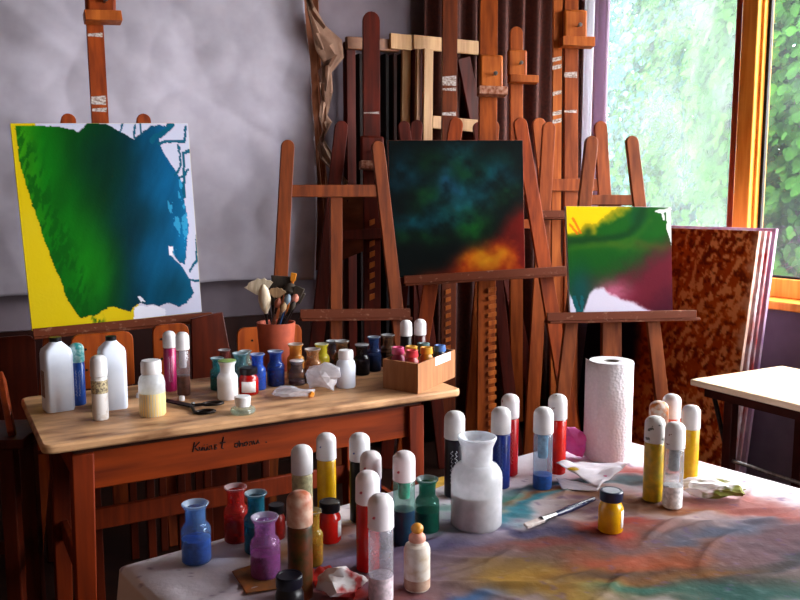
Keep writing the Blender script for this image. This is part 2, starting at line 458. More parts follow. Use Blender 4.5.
lil_m = veil('lilac_curtain_cloth', (206, 186, 206), .45)
m, nt, out = new_mat('sheer_white_cloth')
df = N(nt, 'ShaderNodeBsdfDiffuse', Color=C(240, 236, 244)); tl = N(nt, 'ShaderNodeBsdfTranslucent', Color=C(246, 242, 250)); mx = N(nt, 'ShaderNodeMixShader', Fac=.75)
nt.links.new(df.outputs[0], mx.inputs[1]); nt.links.new(tl.outputs[0], mx.inputs[2]); nt.links.new(mx.outputs[0], out.inputs[0])
sheer_m = m
curtain('curtain', 'dark red-brown pleated curtain gathered along the back wall', (W(1.15, .10), W(0.06, .10)), .05, 2.9, .035, 10, cur_m, 1)
curtain('curtain', 'white sheer curtain strip lit by the window behind the easel', (W(0.05, b_at(577, .05)), W(0.05, b_at(592, .05))), .92, 2.9, .012, 3, sheer_m, 2)
curtain('curtain', 'lilac-grey curtain strip at the left edge of the window', (W(0.06, b_at(592, .06)), W(0.06, b_at(607, .06))), .92, 2.9, .014, 2, lil_m, 3)

# ------------------------------------------------------------------ paper hung on the back wall
def wall_pt(x, y, off): return PL(x, y, W(0, off), E2)
def wall_a(x, off): return (wall_pt(x, 205, off) - K).dot(E1)
paper_m = pm('grey_backdrop_paper', (174, 166, 180), (162, 154, 168), 0.8, 8, bump=0.06)
brown_paper_m = pm('brown_paper', (140, 78, 44), (116, 60, 34), 0.8, 10, bump=0.15)
torn_m = pm('torn_paper_edge', (160, 122, 100), (128, 92, 74), 0.8, 14, bump=0.15)
def creased(a, z, s):
    return (abs(mn.noise(Vector((a * 2.1, z * 2.4, s)))) * .9 + .4 * abs(mn.noise(Vector((a * 5 + z * 2, z * 5 - a, s + 4)))) - .35)
a_l, a_r = wall_a(-60, .07), wall_a(304, .07)
rf = random.Random(4); FOLDS = []
for k in range(46):
    th = rf.uniform(-.9, .9) + (math.pi / 2 if rf.random() < .3 else 0)
    FOLDS.append((rf.uniform(1.5, 4.4), rf.uniform(.95, 2.6), math.cos(th), math.sin(th), rf.uniform(.12, .5), rf.uniform(.02, .05), rf.choice((-1, 1)) * rf.uniform(.004, .011)))
def folds(a, z):
    h = 0
    for fa, fz, cx, sx, L, wd, am in FOLDS:
        da, dz = a - fa, z - fz; q = da * cx + dz * sx; d = -da * sx + dz * cx
        if abs(q) < L and abs(d) < wd * 3: h += am * (1 - (q / L) ** 2) * max(0, 1 - abs(d) / (wd * 3)) ** 1.5
    return h
rows = []
for zi in range(131):
    tz = zi / 130; r = []
    for k in range(191):
        t = k / 190
        zb = .93 + .05 * t + .012 * math.sin(t * 11)
        z = zb + (2.95 - zb) * tz
        a = a_l + (a_r - a_l) * t
        b = .075 + .03 * creased(a, z, 1.0) + folds(a, z) + .10 * (1 - tz) ** 2 * (.35 + .65 * t)
        if t > .9: b += .05 * ((t - .9) / .1) ** 2
        a += -.03 * math.sin(tz * 5) * (t ** 8)
        r.append(W(a, b, z))
    rows.append(r)
bp = MB().grid(rows).build('backdrop_paper', paper_m, smooth=70, fixn=False)
tag(bp, 'creased grey-white backdrop paper hung on the wall behind the blue-green canvas', 'paper')
s = bp.modifiers.new('sheet', 'SOLIDIFY'); s.thickness = .0015
# the brown layer beside it
rows = []
for zi in range(41):
    tz = zi / 40; r = []
    for k in range(21):
        t = k / 20
        top = (-40 if t < .35 else -40 + 235 * min(1, (t - .35) / .12))
        x = 288 + 82 * t
        bot = 281 - 33 * t
        y = bot + (top - bot) * tz
        b0_ = .045 + .36 * max(0, t - .3) * (1 - tz * .3)
        p = wall_pt(x, y, b0_)
        b = b0_ + .02 * creased(t * 2, tz * 3, 7) + .02 * (1 - tz)
        r.append(W((p - K).dot(E1), b, p.z))
    rows.append(r)
kp = MB().grid(rows).build('brown_sheet', brown_paper_m, smooth=70, fixn=False)
tag(kp, 'brown paper on the wall beside the grey backdrop edge', 'paper')
s = kp.modifiers.new('sheet', 'SOLIDIFY'); s.thickness = .0015
rib = [(303, -20, 3, .16), (307, 8, 7, .17), (317, 30, 15, .17), (327, 46, 24, .18), (331, 60, 21, .18), (324, 70, 11, .17), (323, 88, 12, .18), (323, 104, 10, .17), (321, 118, 7, .18), (324, 128, 10, .17), (319, 142, 4, .18), (325, 158, 15, .17), (334, 172, 12, .17), (346, 186, 4, .16)]
rows = []
for i, (x, y, w, off) in enumerate(rib):
    r = []
    for k in range(9):
        t = k / 8 - .5
        fold = .045 * abs(math.sin(t * 7 + i * 1.3)) + .03 * mn.noise(Vector((t * 3, i * .9, 2)))
        p = wall_pt(x + w * t, y + 5 * math.sin(t * 4 + i), off + .0)
        r.append(p + E2 * fold)
    rows.append(r)
tp = MB().grid(rows).build('torn_paper_strip', torn_m, smooth=45, fixn=False)
tag(tp, 'crumpled tan torn paper strip dangling down beside the grey backdrop', 'paper')
s = tp.modifiers.new('sheet', 'SOLIDIFY'); s.thickness = .002

# ------------------------------------------------------------------ easels
class Plane:
    def __init__(s, px, depth, yaw=8, tilt=6):
        s.d = depth; y, t = R(yaw), R(tilt)
        s.a = Vector((math.cos(y), math.sin(y), 0)); s.b = Vector((-math.sin(y), math.cos(y), 0))
        s.u = s.b * math.sin(t) + Vector((0, 0, math.cos(t)))
        s.n = s.a.cross(s.u).normalized()           # towards the viewer
        s.p = D(px, 205, depth)
        s.c = s.p.copy(); s.c.z = 0
    def at(s, x, y, off=0): return PL(x, y, s.p + s.n * off, s.n)
    def m(s, px): return px * s.d / F
    def floor(s, p, q):                            # carry the line p-q down to the floor
        d = q - p; return p + d * ((0.0 - p.z) / d.z)
def easel(label, P, legs, mast=None, bars=(), tray=None, clamp=None, teeth=None, rear=0.0, group='studio easels', m_leg=None, m_mast=None, marks=()):
    m_leg = m_leg or wood_easel; m_mast = m_mast or m_leg
    f0 = P.floor(P.at(legs[0][0], legs[0][1]), P.at(legs[0][2], legs[0][3])) if legs else P.c
    t = thing('easel', label, 'easel', (P.c.x, P.c.y, 0), group)
    for (x0, y0, x1, y1, w) in legs:
        a, b = P.at(x0, y0), P.at(x1, y1); f = P.floor(a, b)
        MB().beam(f, a, P.m(w) * 1.1, .022, P.n, P.m(w), True).build('leg', m_leg, t, bevel=.003)
    if mast:
        x0, y0, x1, y1, w, rnd = mast
        a, b = P.at(x0, y0, -.028), P.at(x1, y1, -.028); f = P.floor(a, b) if b.z < .9 else b
        if f.z < .3:
            f = a + (f - a) * .93
        mo = MB().beam(f, a, P.m(w), .026, P.n, None, rnd).build('mast', m_mast, t, bevel=.002)
        for (my, mh) in marks:
            k = (my - y0) / (y1 - y0); xc = x0 + (x1 - x0) * k
            q = [P.at(xc - w * .46, my + .6, -.0135), P.at(xc + w * .46, my - .4, -.0135), P.at(xc + w * .46, my + mh, -.0135), P.at(xc - w * .46, my + mh - .8, -.0135)]
            MB().prism(q, -P.n * .001).build('paint_mark', paint_marks, mo)
        if rear:
            top = a + (f - a) * .35 - P.n * .03; foot = P.c + P.b * rear + P.a * 0.0
            foot = Vector((top.x, top.y, 0)) + P.b * rear
            MB().beam(foot, top, .04, .022, P.a.cross((top - foot).normalized())).build('rear_leg', m_leg, t, bevel=.003)
    for (x0, y0, x1, y1, h) in bars:
        MB().beam(P.at(x0, y0, -.004), P.at(x1, y1, -.004), P.m(h), .02, P.n).build('crossbar', m_leg, t, bevel=.002)
    if tray:
        x0, y0, x1, y1, h = tray
        a, b = P.at(x0, y0, .075), P.at(x1, y1, .075)
        tb = MB().beam(a, b, P.m(h), .012, P.n)
        zz = P.u * P.m(h) * .5
        a2, b2 = P.at(x0, y0, .04) - zz * 1.2, P.at(x1, y1, .04) - zz * 1.2
        tb.beam(a2, b2, .012, .075, P.n)
        tb.build('tray', wood_tray, t, bevel=.002)
    if clamp:
        cx, y0, y1, w, lx0, lx1, ly, lh = clamp
        cl = MB().beam(P.at(cx, y1, .0), P.at(cx, y0, .0), P.m(w), .03, P.n, None, False).build('clamp', wood_easel_pale if y0 > 0 and y0 < 100 else m_mast, t, bevel=.012)
        a, b = P.at(lx0, ly, .025), P.at(lx1, ly + 1, .025)
        MB().beam(a, b, P.m(lh), .06, P.n).build('ledge', wood_ledge if ly > 85 else wood_easel_pale, cl, bevel=.002)
        c = P.at(cx + w * .12, (y0 + y1) / 2, .014)
        MB().tube([c, c + P.n * .03, c + P.n * .034 + P.a * .004], .0042, 8).lathe([(0, 0), (.010, 0), (.010, .007), (0, .008)], c + P.n * .03, 10, P.n).build('screw', steel, cl)
    if teeth:
        x, y0, y1, w, n = teeth
        tm = MB()
        for k in range(n):
            y = y0 + (y1 - y0) * (k + .5) / n; h = (y1 - y0) / n * .55
            q = [P.at(x - w / 2, y, -.012), P.at(x + w / 2, y - h * .3, -.012), P.at(x + w / 2, y + h * .6, -.012), P.at(x - w / 2, y + h, -.012)]
            tm.prism(q, P.n * .008)
        tm.build('ratchet_strip', wood_easel_pale, t)
    return t

P1 = Plane(105, 3.12, 27, 8)
easel('left easel with tall mast carrying the blue and green canvas', P1, [(69, 114, 52, 330, 14), (143, 114, 160, 330, 14)],
      (91, -40, 112, 330, 16, True), [(60, 262, 152, 256, 12)], (33, 333, 212, 316, 8), (101, -12, 16, 28, 84, 121, 17, 10), marks=[(33, 4), (96, 9), (108, 4)])
P2 = Plane(335, 3.56, 16, 5)
easel('empty A-shaped easel with crossbar standing behind the pot of brushes', P2, [(288, 140, 279, 310, 13), (377, 141, 397, 312, 13)],
      (336, 192, 336, 320, 12, False), [(288, 191, 384, 191, 12)], (300, 314, 410, 313, 9), m_leg=pm('easel_wood_dull', (126, 58, 20), (88, 36, 12), .5, WOOD_V, 5))
P3 = Plane(371, 3.98, 14, 4)
easel('dark red-brown easel with rounded mast behind the empty easel', P3, [(342, 121, 318, 330, 13), (403, 121, 428, 330, 12)],
      (371, 12, 372, 330, 17, True), [(326, 236, 414, 232, 10)], None, (372, 136, 164, 24, 360, 385, 165, 8), (372, 215, 300, 5, 8), m_leg=wood_easel_red, marks=[(112, 2)])
P4 = Plane(450, 4.12, 10, 4)
easel('easel with tall dark mast rising above the dark canvas', P4, [(417, 120, 398, 330, 12), (478, 122, 502, 330, 12)],
      (450, -60, 448, 330, 15, False), [(405, 240, 494, 240, 10)], None, None, (448, 286, 350, 5, 8), m_leg=wood_easel_red, m_mast=pm('easel_wood_umber', (112, 50, 20), (78, 30, 12), .5, WOOD_V, 5), marks=[(76, 10), (88, 3), (112, 4)])
P5 = Plane(485, 3.82, 8, 6)
easel('easel with toothed centre post holding the dark green and red canvas', P5, [(457, 118, 425, 320, 14), (519, 118, 553, 320, 14)],
      (489, -60, 486, 330, 18, False), [(440, 190, 534, 190, 10)], (404, 280, 567, 270, 8), (491, 55, 95, 24, 478, 506, 91, 8), (492, 284, 450, 8, 20), m_mast=pm('easel_wood_amber', (150, 70, 20), (108, 44, 10), .45, WOOD_V, 5))
P6 = Plane(517, 4.34, 10, 4)
easel('short orange easel with rounded mast top in front of the brown curtain', P6, [(493, 120, 478, 330, 13), (538, 118, 562, 330, 14)],
      (516, 27, 516, 330, 13, True), [(486, 224, 552, 224, 9)], None, (517, 50, 78, 20, 509, 537, 79, 7), m_leg=pm('easel_wood_orange', (166, 80, 28), (124, 52, 14), .45, WOOD_V, 5))
P7 = Plane(570, 4.04, 8, 4)
e7 = easel('tall easel with paint-marked mast beside the window curtains', P7, [(549, 122, 537, 330, 13), (600, 121, 612, 330, 13)],
      (571, -60, 570, 330, 14, False), [(538, 185, 606, 185, 12)], (535, 214, 580, 214, 7), (575, 10, 43, 24, 561, 593, 42, 9), m_leg=pm('easel_wood_tan', (152, 72, 28), (110, 46, 14), .45, WOOD_V, 5), marks=[(72, 6), (110, 3)])
mr_ = MB().beam(P7.floor(P7.at(557, 0, -.03), P7.at(555, 300, -.03)), P7.at(558, -60, -.03), P7.m(9), .02, P7.n).build('mast_rail', wood_easel_pale, e7)
for my in (58, 66, 92, 112, 120):
    q = [P7.at(552.5, my, -.019), P7.at(561.5, my - 2, -.019), P7.at(561.5, my + 2, -.019), P7.at(552.5, my + 4, -.019)]
    MB().prism(q, -P7.n * .001).build('paint_mark', paint_marks, mr_)
P8 = Plane(612, 3.32, 8, 6)
easel('front right easel holding the small yellow and green canvas', P8, [(592, 136, 560, 420, 13), (631, 136, 664, 420, 13)],
      (611, 200, 611, 400, 20, False), [(590, 200, 638, 200, 10), (574, 300, 648, 300, 9)], (547, 317, 696, 314, 8), None, None, m_leg=pm('easel_wood_worn', (140, 70, 32), (98, 42, 16), .5, WOOD_V, 5))

# ------------------------------------------------------------------ painted canvases
def canvas(name, label, P, quad, depth, off, func, n=190, side=None, rough=.6, cat='painting'):
    q = [P.at(x, y, off) for x, y in quad]        # TL TR BR BL
    base = (q[2] + q[3]) / 2
    nrm = (q[1] - q[0]).cross(q[0] - q[3]).normalized()
    if nrm.y > 0: nrm = -nrm
    body = MB().prism([p - nrm * .0008 for p in q], -nrm * depth)
    b = body.build(name, side or canvas_white, base=base, bevel=.002)
    tag(b, label, cat)
    asp = (q[0] - q[3]).length / (q[1] - q[0]).length
    mrow = int(n * asp); V, U = np.mgrid[0:1:(mrow + 1) * 1j, 0:1:(n + 1) * 1j]
    rows = []
    ins = .002
    for i in range(mrow + 1):
        v = ins + (1 - 2 * ins) * i / mrow; l, r = q[0].lerp(q[3], v), q[1].lerp(q[2], v)
        rows.append([l.lerp(r, ins + (1 - 2 * ins) * j / n) for j in range(n + 1)])
    f = MB().grid(rows).build('painted_face', paint_mat(name + '_paint', rough, bump=.06), b, smooth=0, fixn=False)
    set_paint(f, func(U, V))
    return b
def crop_uv(pts, tl, tr, br, bl):
    out = []
    for x, y in pts:
        u = v = .5
        for _ in range(8):
            xl = tl[0] + (bl[0] - tl[0]) * v; xr = tr[0] + (br[0] - tr[0]) * v; u = (x - xl) / (xr - xl)
            yt = tl[1] + (tr[1] - tl[1]) * u; yb = bl[1] + (br[1] - bl[1]) * u; v = (y - yt) / (yb - yt)
        out.append((u, v))
    return out
def art_blue(U, V):
    cv = lambda p: crop_uv(p, (5, 8), (485, 5), (523, 535), (60, 582))
    w1 = (fbm(U * 9, V * 9, 1) - .5); w2 = (fbm(U * 9, V * 9, 2) - .5); w3 = fbm(U * 40, V * 40, 3, 3) - .5
    u, v = U + w1 * .03 + w3 * .012, V + w2 * .03 + w3 * .012
    c = np.zeros(U.shape + (3,)); c[:] = (186, 186, 208)
    yel = ((u < .13) | ((v > .72) & (u < .62)) | (u < .2 + .55 * (v - .3)) & (v < .9) & (u < .35)).astype(float)
    yt = fbm(U * 6, V * 6, 5)
    c = mixc(c, (200, 172, 4), yel * (.9 + .1 * yt))
    blob = cv([(16, 14), (60, 10), (110, 14), (160, 20), (178, 28), (200, 12), (250, 10), (290, 34), (330, 52), (350, 34), (372, 18), (415, 8), (424, 14), (405, 40), (402, 62), (425, 105), (452, 140), (470, 180), (476, 240), (486, 290), (482, 340), (472, 402), (456, 402), (440, 372), (424, 350), (428, 372), (466, 415), (486, 445), (502, 484), (480, 510), (456, 524), (430, 512), (400, 522), (384, 512), (350, 508), (330, 520), (322, 536), (260, 520), (220, 545), (180, 545), (150, 500), (112, 392), (60, 240), (22, 100)])
    inb = inpoly(u, v, blob).astype(float)
    ss = U + .12 * (fbm(U * 4, V * 4, 8) - .5) + .10 * (V - .5)
    g = ramp(ss, [(0, (58, 160, 14)), (.14, (12, 112, 14)), (.3, (4, 78, 14)), (.47, (0, 48, 24)), (.6, (0, 46, 62)), (.7, (2, 74, 112)), (.85, (6, 98, 150)), (1, (10, 112, 164))])
    k = np.exp(-(((U - .36) / .14) ** 2 + ((V - .72) / .26) ** 2)); g = mixc(g, (22, 138, 14), k * .75)
    k = np.exp(-(((U - .5) / .17) ** 2 + ((V - .16) / .16) ** 2)); g = mixc(g, (0, 40, 34), k * .7)
    k = np.exp(-(((U - .82) / .2) ** 2 + ((V - .88) / .14) ** 2)); g = mixc(g, (0, 62, 84), k * .8)
    k = np.exp(-(((U - .62) / .16) ** 2 + ((V - .5) / .12) ** 2)); g = mixc(g, (0, 40, 46), k * .6)
    g = g * (.72 + .30 * fbm(U * 14 + V * 5, V * 5, 9))[..., None]
    edge = sstep(.0, .16, np.minimum(u - (.03 + .33 * V), 1)); 
    st = sstep(.46, .6, fbm(U * 60 + V * 30, V * 18 - U * 10, 12)); g = mixc(g, (6, 70, 10), st * (1 - sstep(0, .10, u - (.02 + .335 * V))) * .7)
    sm = sstep(.5, .62, fbm(U * 50 + V * 26, V * 16, 14)) * (1 - sstep(0, .05, np.abs(u - (.035 + .335 * V)))) * (V > .2); inb = np.clip(inb * (1 - .0 * sm) + sm * .8 * (u < .5) * (U > .1), 0, 1); c = c * (1 - inb[..., None]) + g * inb[..., None]
    k = ((fbm(U * 34, V * 16, 21) > .60) & (U > .84) & (V > .25) & (V < .72)).astype(float); c = mixc(c, (60, 160, 205), k * .7 * inb)
    hole = inpoly(u, v, cv([(330, 540), (332, 522), (352, 514), (390, 518), (420, 530), (420, 548), (330, 560)])) | inpoly(u, v, cv([(340, 492), (352, 490), (362, 500), (350, 505)])) | inpoly(u, v, cv([(424, 348), (440, 352), (438, 378), (428, 376)]))
    c = mixc(c, (214, 214, 228), hole.astype(float))
    for line, w in (([(400, 60), (478, 58), (480, 12)], .008), ([(408, 40), (430, 8)], .014), ([(460, 70), (462, 120), (448, 150)], .007), ([(488, 84), (472, 90), (474, 215)], .009), ([(460, 160), (488, 140)], .007),
                    ([(510, 320), (506, 390), (484, 420)], .008), ([(484, 444), (518, 446)], .006), ([(332, 48), (334, 10)], .006), ([(350, 36), (351, 8)], .006), ([(290, 34), (300, 8)], .006), ([(380, 52), (415, 30), (440, 8)], .012)):
        c = mixc(c, (4, 78, 104), (segdist(u, v, cv(line)) < w).astype(float))
    return c
def art_dark(U, V):
    n1, n2, n3 = fbm(U * 4, V * 4, 31), fbm(U * 5 + 3, V * 5, 32), fbm(U * 12, V * 12, 33)
    c = np.zeros(U.shape + (3,)); c[:] = (4, 10, 10)
    for (a, b, ru, rv, col, s) in ((.55, .40, .22, .13, (22, 84, 100), 1), (.80, .30, .22, .12, (10, 72, 88), .9), (.12, .24, .16, .14, (12, 60, 80), 1), (.22, .58, .24, .07, (12, 74, 88), .9), (.45, .36, .07, .06, (30, 80, 120), .9), (.55, .12, .14, .10, (16, 72, 84), .9), (.45, .55, .2, .05, (12, 74, 84), .8),
                              (.62, .58, .13, .11, (14, 76, 22), 1), (.90, .40, .1, .08, (16, 74, 26), .9), (.28, .42, .14, .08, (14, 60, 22), .8), (.32, .18, .14, .1, (10, 46, 24), .9), (.62, .22, .12, .09, (14, 66, 30), .8), (.3, .72, .14, .08, (10, 58, 26), .8), (.08, .68, .1, .06, (14, 66, 30), .7), (.85, .12, .12, .08, (8, 50, 44), .7)):
        k = np.exp(-(((U - a + (n1 - .5) * .2) / ru) ** 2 + ((V - b + (n2 - .5) * .2) / rv) ** 2)) * s * (.25 + 1.5 * np.clip(n3 - .2, 0, 1))
        c = mixc(c, col, np.clip(k, 0, 1))
    d = (V - (1.22 - .72 * U)) + (n1 - .5) * .22
    warm = sstep(-.06, .12, d) * sstep(.25, .5, U)
    w = ramp(np.clip(1 - np.hypot((U - .70) / .34, (V - .90) / .2) + (n3 - .5) * .7, 0, 1), [(0, (98, 14, 8)), (.3, (150, 44, 8)), (.65, (206, 112, 12)), (1, (226, 156, 20))])
    c = c * (1 - warm[..., None]) + w * warm[..., None]
    k = (np.exp(-((V - 1) / .05) ** 2) * sstep(.1, .3, U)); c = mixc(c, (140, 40, 10), k * .5)
    return c * (.75 + .5 * fbm(U * 7, V * 7, 37))[..., None] * .85
def art_green(U, V):
    cv = lambda p: crop_uv(p, (28, 30), (548, 35), (560, 555), (40, 560))
    w1, w2 = fbm(U * 6, V * 6, 41) - .5, fbm(U * 6, V * 6, 42) - .5
    w3 = fbm(U * 30, V * 30, 43) - .5
    u, v = U + w1 * .09 + w3 * .02, V + w2 * .09 + w3 * .02
    c = ramp(V + .2 * (U - .5) + .25 * w1, [(0, (22, 92, 20)), (.25, (14, 92, 14)), (.5, (10, 84, 16)), (.7, (20, 72, 26)), (1, (10, 70, 50))])
    c = mixc(c, (70, 104, 18), np.exp(-((V - .30 + .1 * w1 - .1 * U) / .05) ** 2) * .6)
    k = sstep(0, .45, (U - .30) * .55 + (V - .52) + .25 * w1); c = mixc(c, (104, 18, 38), k)
    k = sstep(.25, .55, (U - .6) * .55 + (V - .62) + .2 * w2); c = mixc(c, (72, 6, 30), k)
    k = np.exp(-(((U - .42) / .16) ** 2 + ((V - .80) / .10) ** 2)); c = mixc(c, (190, 96, 126), np.clip(k * 1.0 + .5 * w3 * k, 0, 1))
    k = np.exp(-(((U - .10) / .12) ** 2 + ((V - .78) / .22) ** 2)); c = mixc(c, (8, 76, 74), k * .9)
    yel = sstep(-.05, .07, .27 - .16 * np.clip(U * 1.6, 0, 1) - V + .22 * w1 + .06 * np.sin(U * 9)) * sstep(.02, .10, .66 - U - .5 * V + .08 * w2)
    c = mixc(c, (226, 188, 6), yel)
    k = np.exp(-(((U - .68 + .05 * w1) / .08) ** 2 + ((V - .1) / .12) ** 2)); c = mixc(c, (4, 74, 38), k * .8)
    vw = np.interp(U, [0, .03, .09, .14, .19, .25, .33, .37, .5, .62, .74, .88, 1], [.80, .86, 1.0, .95, .81, .755, .74, .80, .86, .895, .955, 1.02, 1.06])
    whk = sstep(-.02, .035, V - vw + .05 * w1 + .03 * w3); c = mixc(c, (196, 190, 210), whk)
    d_ = segdist(U + .05 * w1, V + .05 * w2, cv([(30, 205), (130, 192), (250, 186), (330, 168), (385, 118), (415, 40)])); c = mixc(c, (4, 58, 18), np.exp(-(d_ / .035) ** 2) * .8)
    d_ = segdist(U + .04 * w1, V + .04 * w2, cv([(40, 240), (150, 225), (280, 215), (380, 175), (440, 100)])); c = mixc(c, (66, 112, 16), np.exp(-(d_ / .025) ** 2) * .45 * (fbm(U * 9, V * 9, 48) + .3))
    k = np.exp(-(((U - .20) / .05) ** 2 + ((V - .24) / .06) ** 2)); c = mixc(c, (10, 62, 16), k * .8)
    for line, w in (([(60, 480), (85, 560)], .02), ([(100, 480), (98, 550)], .016)): c = mixc(c, (12, 92, 100), (segdist(U + w3 * .02, V, cv(line)) < w).astype(float))
    wt = inpoly(U + w3 * .02, V, cv([(470, 50), (530, 42), (560, 20), (560, 260), (545, 190), (528, 150), (526, 60), (512, 62), (516, 100), (508, 100), (500, 66), (470, 58)])); c = mixc(c, (206, 214, 206), wt.astype(float))
    c = np.where((c.min(-1, keepdims=True) < 110) & (c[..., :1] < 200), c * .82, c)
    k = ((segdist(U, V, cv([(60, 90), (96, 160)])) < .012) | (segdist(U, V, cv([(45, 120), (80, 165)])) < .012)).astype(float); c = mixc(c, (214, 96, 8), k * .8)
    return c
yellow_side = pm('canvas_side_yellow', (206, 186, 90), (200, 190, 160), .7, (4, 4, 4), 2)
canvas('canvas_painting', 'blue and green abstract canvas with yellow left edge on left easel', P1, [(10, 123), (188, 123), (202, 312), (32, 331)], .022, .055, art_blue, 190, yellow_side)
canvas('canvas_painting', 'dark abstract canvas with teal clouds and red-orange lower corner', P5, [(388, 140), (523, 140), (525, 274), (391, 278)], .02, .055, art_dark, 140, pm('canvas_side_dark', (176, 96, 70), (140, 66, 50), .7, 20), .6)
canvas('canvas_painting', 'small square canvas of yellow, green and maroon on front right easel', P8, [(566, 206), (671, 207), (673, 311), (570, 314)], .02, .055, art_green, 120)

# big boards leaning under the window
def lean_board(label, b_near, b_far, a_foot, a_top, zt, th, func=None, mat=None):
    q = [W(a_top, b_far, zt), W(a_top, b_near, zt), W(a_foot, b_near, 0.004), W(a_foot, b_far, 0.004)]
    base = (q[2] + q[3]) / 2
    nrm = (q[1] - q[0]).cross(q[0] - q[3]).normalized()
    if nrm.dot(E1) < 0: nrm = -nrm
    b = MB().prism(q, -nrm * th).build('painted_panel' if func else 'stretched_canvas', mat or canvas_white, base=base, bevel=.002)
    tag(b, label, 'painting')
    if func:
        n, mr = 150, 200
        V, U = np.mgrid[0:1:(mr + 1) * 1j, 0:1:(n + 1) * 1j]; rows = []
        for i in range(mr + 1):
            l, r = q[0].lerp(q[3], i / mr) + nrm * .001, q[1].lerp(q[2], i / mr) + nrm * .001
            rows.append([l.lerp(r, j / n) for j in range(n + 1)])
        f = MB().grid(rows).build('painted_face', paint_mat('rust_paint', .5, bump=.12), b, smooth=0, fixn=False); set_paint(f, func(U, V))
    return b
def art_rust(U, V):
    n1 = fbm(U * 44 + V * 30, V * 20 - U * 24, 51); n2 = fbm(U * 44, V * 60, 52); n3 = fbm(U * 5, V * 6, 53)
    c = ramp(n3, [(.2, (136, 44, 12)), (.5, (184, 74, 20)), (.8, (206, 96, 30))])
    c = mixc(c, (236, 158, 96), 1.0 * sstep(.50, .585, n1 * .55 + n2 * .45) * sstep(.3, .8, U + .35 * (n3 - .4)))
    c = mixc(c, (60, 10, 6), sstep(.56, .68, 1 - n2) * .5)
    k = sstep(.0, .12, U - .94 + .14 * (fbm(V * 22, U * 9, 54) - .5)); c = mixc(c, (226, 176, 140), np.clip(k * 1.6, 0, 1))
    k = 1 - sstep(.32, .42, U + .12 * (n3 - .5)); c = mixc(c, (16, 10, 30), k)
    return c
NB = b_at(757, .26, 230)
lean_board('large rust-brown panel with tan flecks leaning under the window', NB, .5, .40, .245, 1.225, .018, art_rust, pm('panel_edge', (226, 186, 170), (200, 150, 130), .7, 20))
lean_board('white-edged canvas leaning directly behind the rust-brown panel', NB + .008, .5, .365, .215, 1.225, .016, None, pm('stack_edge_pale', (226, 220, 230), (170, 100, 100), .7, (30, 30, 12), 3))
lean_board('red-streaked canvas second behind the rust-brown panel', NB + .014, .5, .335, .188, 1.222, .012, None, pm('stack_edge_red', (190, 60, 60), (200, 180, 190), .7, (30, 30, 10), 3))
lean_board('lilac-edged canvas nearest the window sill behind the rust-brown panel', NB + .022, .5, .305, .160, 1.235, .016, None, pm('stack_edge_lilac', (176, 130, 180), (206, 180, 200), .7, (30, 30, 10), 3))

# ------------------------------------------------------------------ canvas rack at the back
PR = Plane(440, 4.42, 28, 0)
def pbeam(mb, x0, y0, x1, y1, w, t=.03, off=0): return mb.beam(PR.at(x0, y0, off), PR.at(x1, y1, off), PR.m(w), t, PR.n)
rk = thing('storage_rack', 'dark timber storage rack against the back wall behind the easels', 'rack', (PR.c.x, PR.c.y, 0))
PRB = W(0, .06)
for x in (349, 416, 480):
    a = PR.at(x, 42, -.03); MB().beam(Vector((a.x, a.y, 0)), a, .05, .05, PR.n).build('post', wood_easel_red, rk, bevel=.003)
pbeam(MB(), 346, 43, 398, 46, 11, .03, .0).build('rail', pm('rack_rail', (150, 92, 50), (120, 66, 34), .5, 20), rk, bevel=.003)
pbeam(MB(), 346, 205, 484, 208, 10, .03, .0).build('rail', wood_easel_red, rk, bevel=.003)
def stretcher(label, parts):
    t = thing('stretcher_frame', label, 'canvas stretcher', (PR.at(parts[0][1], 205).x, PR.at(parts[0][1], 205).y, 0), 'bare stretchers in the rack')
    for nm, x0, y0, x1, y1, w, off in parts:
        pbeam(MB(), x0, y0, x1, y1, w, .02, off).build(nm, wood_pale, t, bevel=.002)
stretcher('pale pine stretcher with T-shaped bars, widest and frontmost in the rack', [('top_bar', 413, 42, 486, 49, 13, .03), ('upright', 428, 49, 426, 250, 10, .052), ('cross_brace', 432, 122, 486, 127, 12, .052)])
stretcher('pale pine stretcher half hidden at the left in the rack', [('top_bar', 390, 41, 411, 43, 14, .03), ('upright', 406, 48, 404, 250, 9, -.032), ('upright', 418, 48, 416, 250, 4, .028)])
for i, (x, c) in enumerate(((357, (30, 14, 12)), (383, (22, 12, 14)), (391, (60, 20, 16)), (399, (26, 12, 12)))):
    a = PR.at(x, 55, -.09); mb = MB()
    mb.beam(Vector((a.x, a.y, 0.002)), a, .02, .10, PR.n)
    o = mb.build('stored_canvas', pm('stored_canvas_%d' % i, c, None, .7, 20), base=Vector((a.x, a.y, 0)), bevel=.002)
    tag(o, ['dark canvas stored upright leftmost in the rack', 'thin black canvas stored in the rack beside the red-brown mast', 'dull red canvas edge between two dark ones in the rack', 'dark brown canvas stored in the rack beside the pale stretchers'][i], 'painting', 'canvases stored in the rack')
leanp = MB().beam(PR.at(520, 250, .09), PR.at(470, 20, .09), PR.m(15), .02, PR.n)
ls = leanp.v
fl = PR.floor(PR.at(463, 58, .012), PR.at(492, 200, .012))
o = MB().beam(fl, PR.at(463, 58, .012), PR.m(15), .02, PR.n).build('wooden_batten', wood_easel_red, base=Vector((fl.x, fl.y, 0)), bevel=.003)
tag(o, 'reddish batten leaning aslant across the pale stretcher', 'batten')

